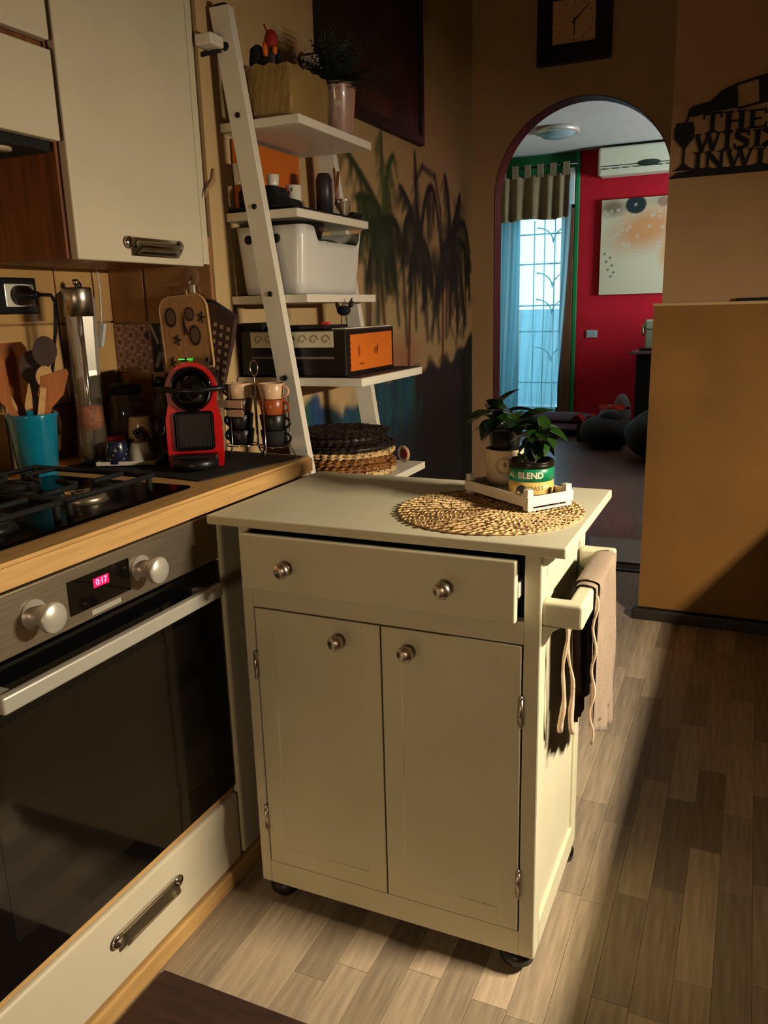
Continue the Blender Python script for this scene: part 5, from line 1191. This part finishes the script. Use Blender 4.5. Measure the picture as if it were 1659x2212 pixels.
for u, v in ((-1.46, 1.72), (-1.50, 1.68), (-1.44, 1.64), (-1.48, 1.60), (-1.42, 1.57), (-1.45, 1.53), (-1.52, 1.76), (-0.90, 1.52), (-0.88, 1.46)): cp.blob((u, v), 0.018, 0.012, (50, 84, 66), 0.9, 0.3, rot=0.6)
cp.mesh('painted_front', lambda U, V: np.stack([U, 9.164+0*U, V], -1), vcol_mat('canvas_paint', 0.7), t)
t = thing('light_switch', 'pale rectangular light switch plate on the red wall below the picture', 'switch', (-1.6, 9.19, 0.9))
obj('switch_plate', box(-1.69, -1.57, 9.188, 9.199, 0.895, 0.975, 0.003), mat('switch_pale', (170, 190, 190), 0.4), t)
for i in range(3): obj('switch_key', box(-1.675+i*0.032, -1.648+i*0.032, 9.184, 9.189, 0.912, 0.958, 0.002), MATS['switch_pale'], t)
t = thing('ceiling_light', 'round flush ceiling light seen through the arch', 'ceiling light', (-1.78, 7.95, 2.81))
obj('metal_rim', lathe(new(), [(0, 2.81), (0.19, 2.81), (0.20, 2.77), (0.17, 2.765), (0, 2.768)], (-1.78, 7.95, 0), 40), silver, t)
obj('glass_dish', lathe(new(), [(0.165, 2.766), (0.13, 2.735), (0.06, 2.72), (0, 2.717)], (-1.78, 7.95, 0), 40), mat('frosted_glass', (150, 176, 176), 0.3), t)
t = thing('dark_desk', 'dark desk against the red wall, mostly hidden behind the mustard panel', 'desk', (-0.6, 8.5, 0))
obj('desk_top', box(-1.10, 0.1, 8.3, 8.8, 0.765, 0.79, 0.003), mat('desk_top', (120, 88, 86), 0.4), t)
obj('desk_body', box(-1.04, 0.08, 8.34, 8.78, 0, 0.765), blackmat, t)
t = thing('sewing_machine', 'pale old sewing machine on the dark desk, cut off by the mustard panel', 'sewing machine', (-0.95, 8.5, 0.79))
sm_ = mat('sewing_pale', (170, 176, 140), 0.4)
obj('machine_arm', box(-0.04, 0.35, -0.06, 0.06, 0.20, 0.30, 0.02, 3), sm_, t, local=True)
obj('machine_column', box(-0.03, 0.06, -0.05, 0.05, 0.02, 0.22, 0.012, 3), sm_, t, local=True)
obj('machine_base', box(-0.08, 0.36, -0.09, 0.09, 0, 0.03, 0.006), black, t, local=True)
obj('hand_wheel', cyl(new(), 0.055, 0, 0.02, (-0.065, 0, 0.20), 26, Matrix.Rotation(PI/2, 4, 'Y')), sm_, t, local=True)
t = thing('pet_bed', 'low dark purple floor cushion in front of the french door', 'cushion', (-1.75, 8.15, 0))
b = ell(new(), (0, 0, 0.07), (0.42, 0.30, 0.07), 28); obj('cushion_base', b, blueprint, t, local=True)
obj('cushion_top', ell(new(), (0.05, 0.03, 0.145), (0.36, 0.24, 0.055), 24), blueprint, t, local=True)
t = thing('black_bean_bag', 'black bean bag on the lounge floor with red cloth on it', 'bean bag', (-1.14, 7.35, 0))
def bean(b, c, rx, ry, h, seed):
    q = random.Random(seed); ell(b, c, (rx, ry, h), 24)
    for v in b.verts:
        n_ = math.sin(v.co.x*17+seed)*math.sin(v.co.y*15+1)*math.sin(v.co.z*13+2); v.co += v.normal*0 + Vector((0, 0, 0)); v.co *= 1+0.05*n_
        if v.co.z < 0.004: v.co.z = 0.004
    return b
obj('bag_body', bean(new(), (0, 0, 0.14), 0.24, 0.22, 0.15, 1), blackmat, t, local=True)
obj('bag_fold', bean(new(), (0.03, -0.02, 0.27), 0.10, 0.09, 0.07, 4), blackmat, t, local=True)
def cloth(nm, lb, c, rx, ry, h, m, seed, rz=0):
    b = surf(new(), lambda u, v: Vector(((u-0.5)*2*rx, (v-0.5)*2*ry, h*(0.35+0.65*abs(math.sin(u*5.5+seed)*math.cos(v*4.2+seed))))*1 if False else ((u-0.5)*2*rx, (v-0.5)*2*ry, h*(0.3+0.7*abs(math.sin(u*5.5+seed)*math.cos(v*4.2+seed))))), 18, 14, 0.01)
    o = solo(nm, b, m, lb, 'cloth', base=(0, 0, 0)); o.location = c; o.rotation_euler = (0, 0, rz); return o
solo('grey_pillow', ell(new(), (-1.20, 7.80, 0.17), (0.10, 0.10, 0.165), 20), greycloth, 'grey-pink pillow between the floor cushion and the bean bag', 'pillow')
solo('grey_pillow', ell(new(), (-1.13, 8.16, 0.20), (0.09, 0.08, 0.20), 18), greycloth, 'upright grey pillow behind the bean bag', 'pillow')
cloth('red_cloth', 'red cloth crumpled left of the black bean bag', (-1.40, 7.72, 0.16), 0.11, 0.12, 0.09, redcloth, 0.4)
cloth('red_cloth', 'red cloth draped over the right of the black bean bag', (-1.12, 7.60, 0.30), 0.14, 0.08, 0.06, redcloth, 1.7, -0.3)
solo('low_bench', box(-1.46, -1.30, 7.62, 7.84, 0.0, 0.165, 0.01), blackmat, 'low black stool under the red cloth', 'stool')
t = thing('black_armchair', 'black shape of an armchair half hidden behind the mustard panel', 'armchair', (-0.66, 6.9, 0))
obj('seat', bean(new(), (0, 0, 0.20), 0.26, 0.32, 0.20, 3), blackmat, t, local=True)
obj('backrest', bean(new(), (0.12, 0.12, 0.42), 0.16, 0.22, 0.26, 5), blackmat, t, local=True)
solo('wall_shade_block', box(0.15, 0.45, 6.7, 9.15, 0, 1.16, 0.004), blackmat, 'dark low bookcase added unseen in the lounge to shade the lower red wall', 'blocker')  # added out of view to cast the shade low on the red wall
solo('occluder', box(-0.08, 0.52, 4.15, 5.2, 0, 2.4, 0.006), walnut, 'brown wardrobe added unseen in the lounge to keep daylight off the mural', 'occluder')  # added out of view to stop window daylight reaching the mural
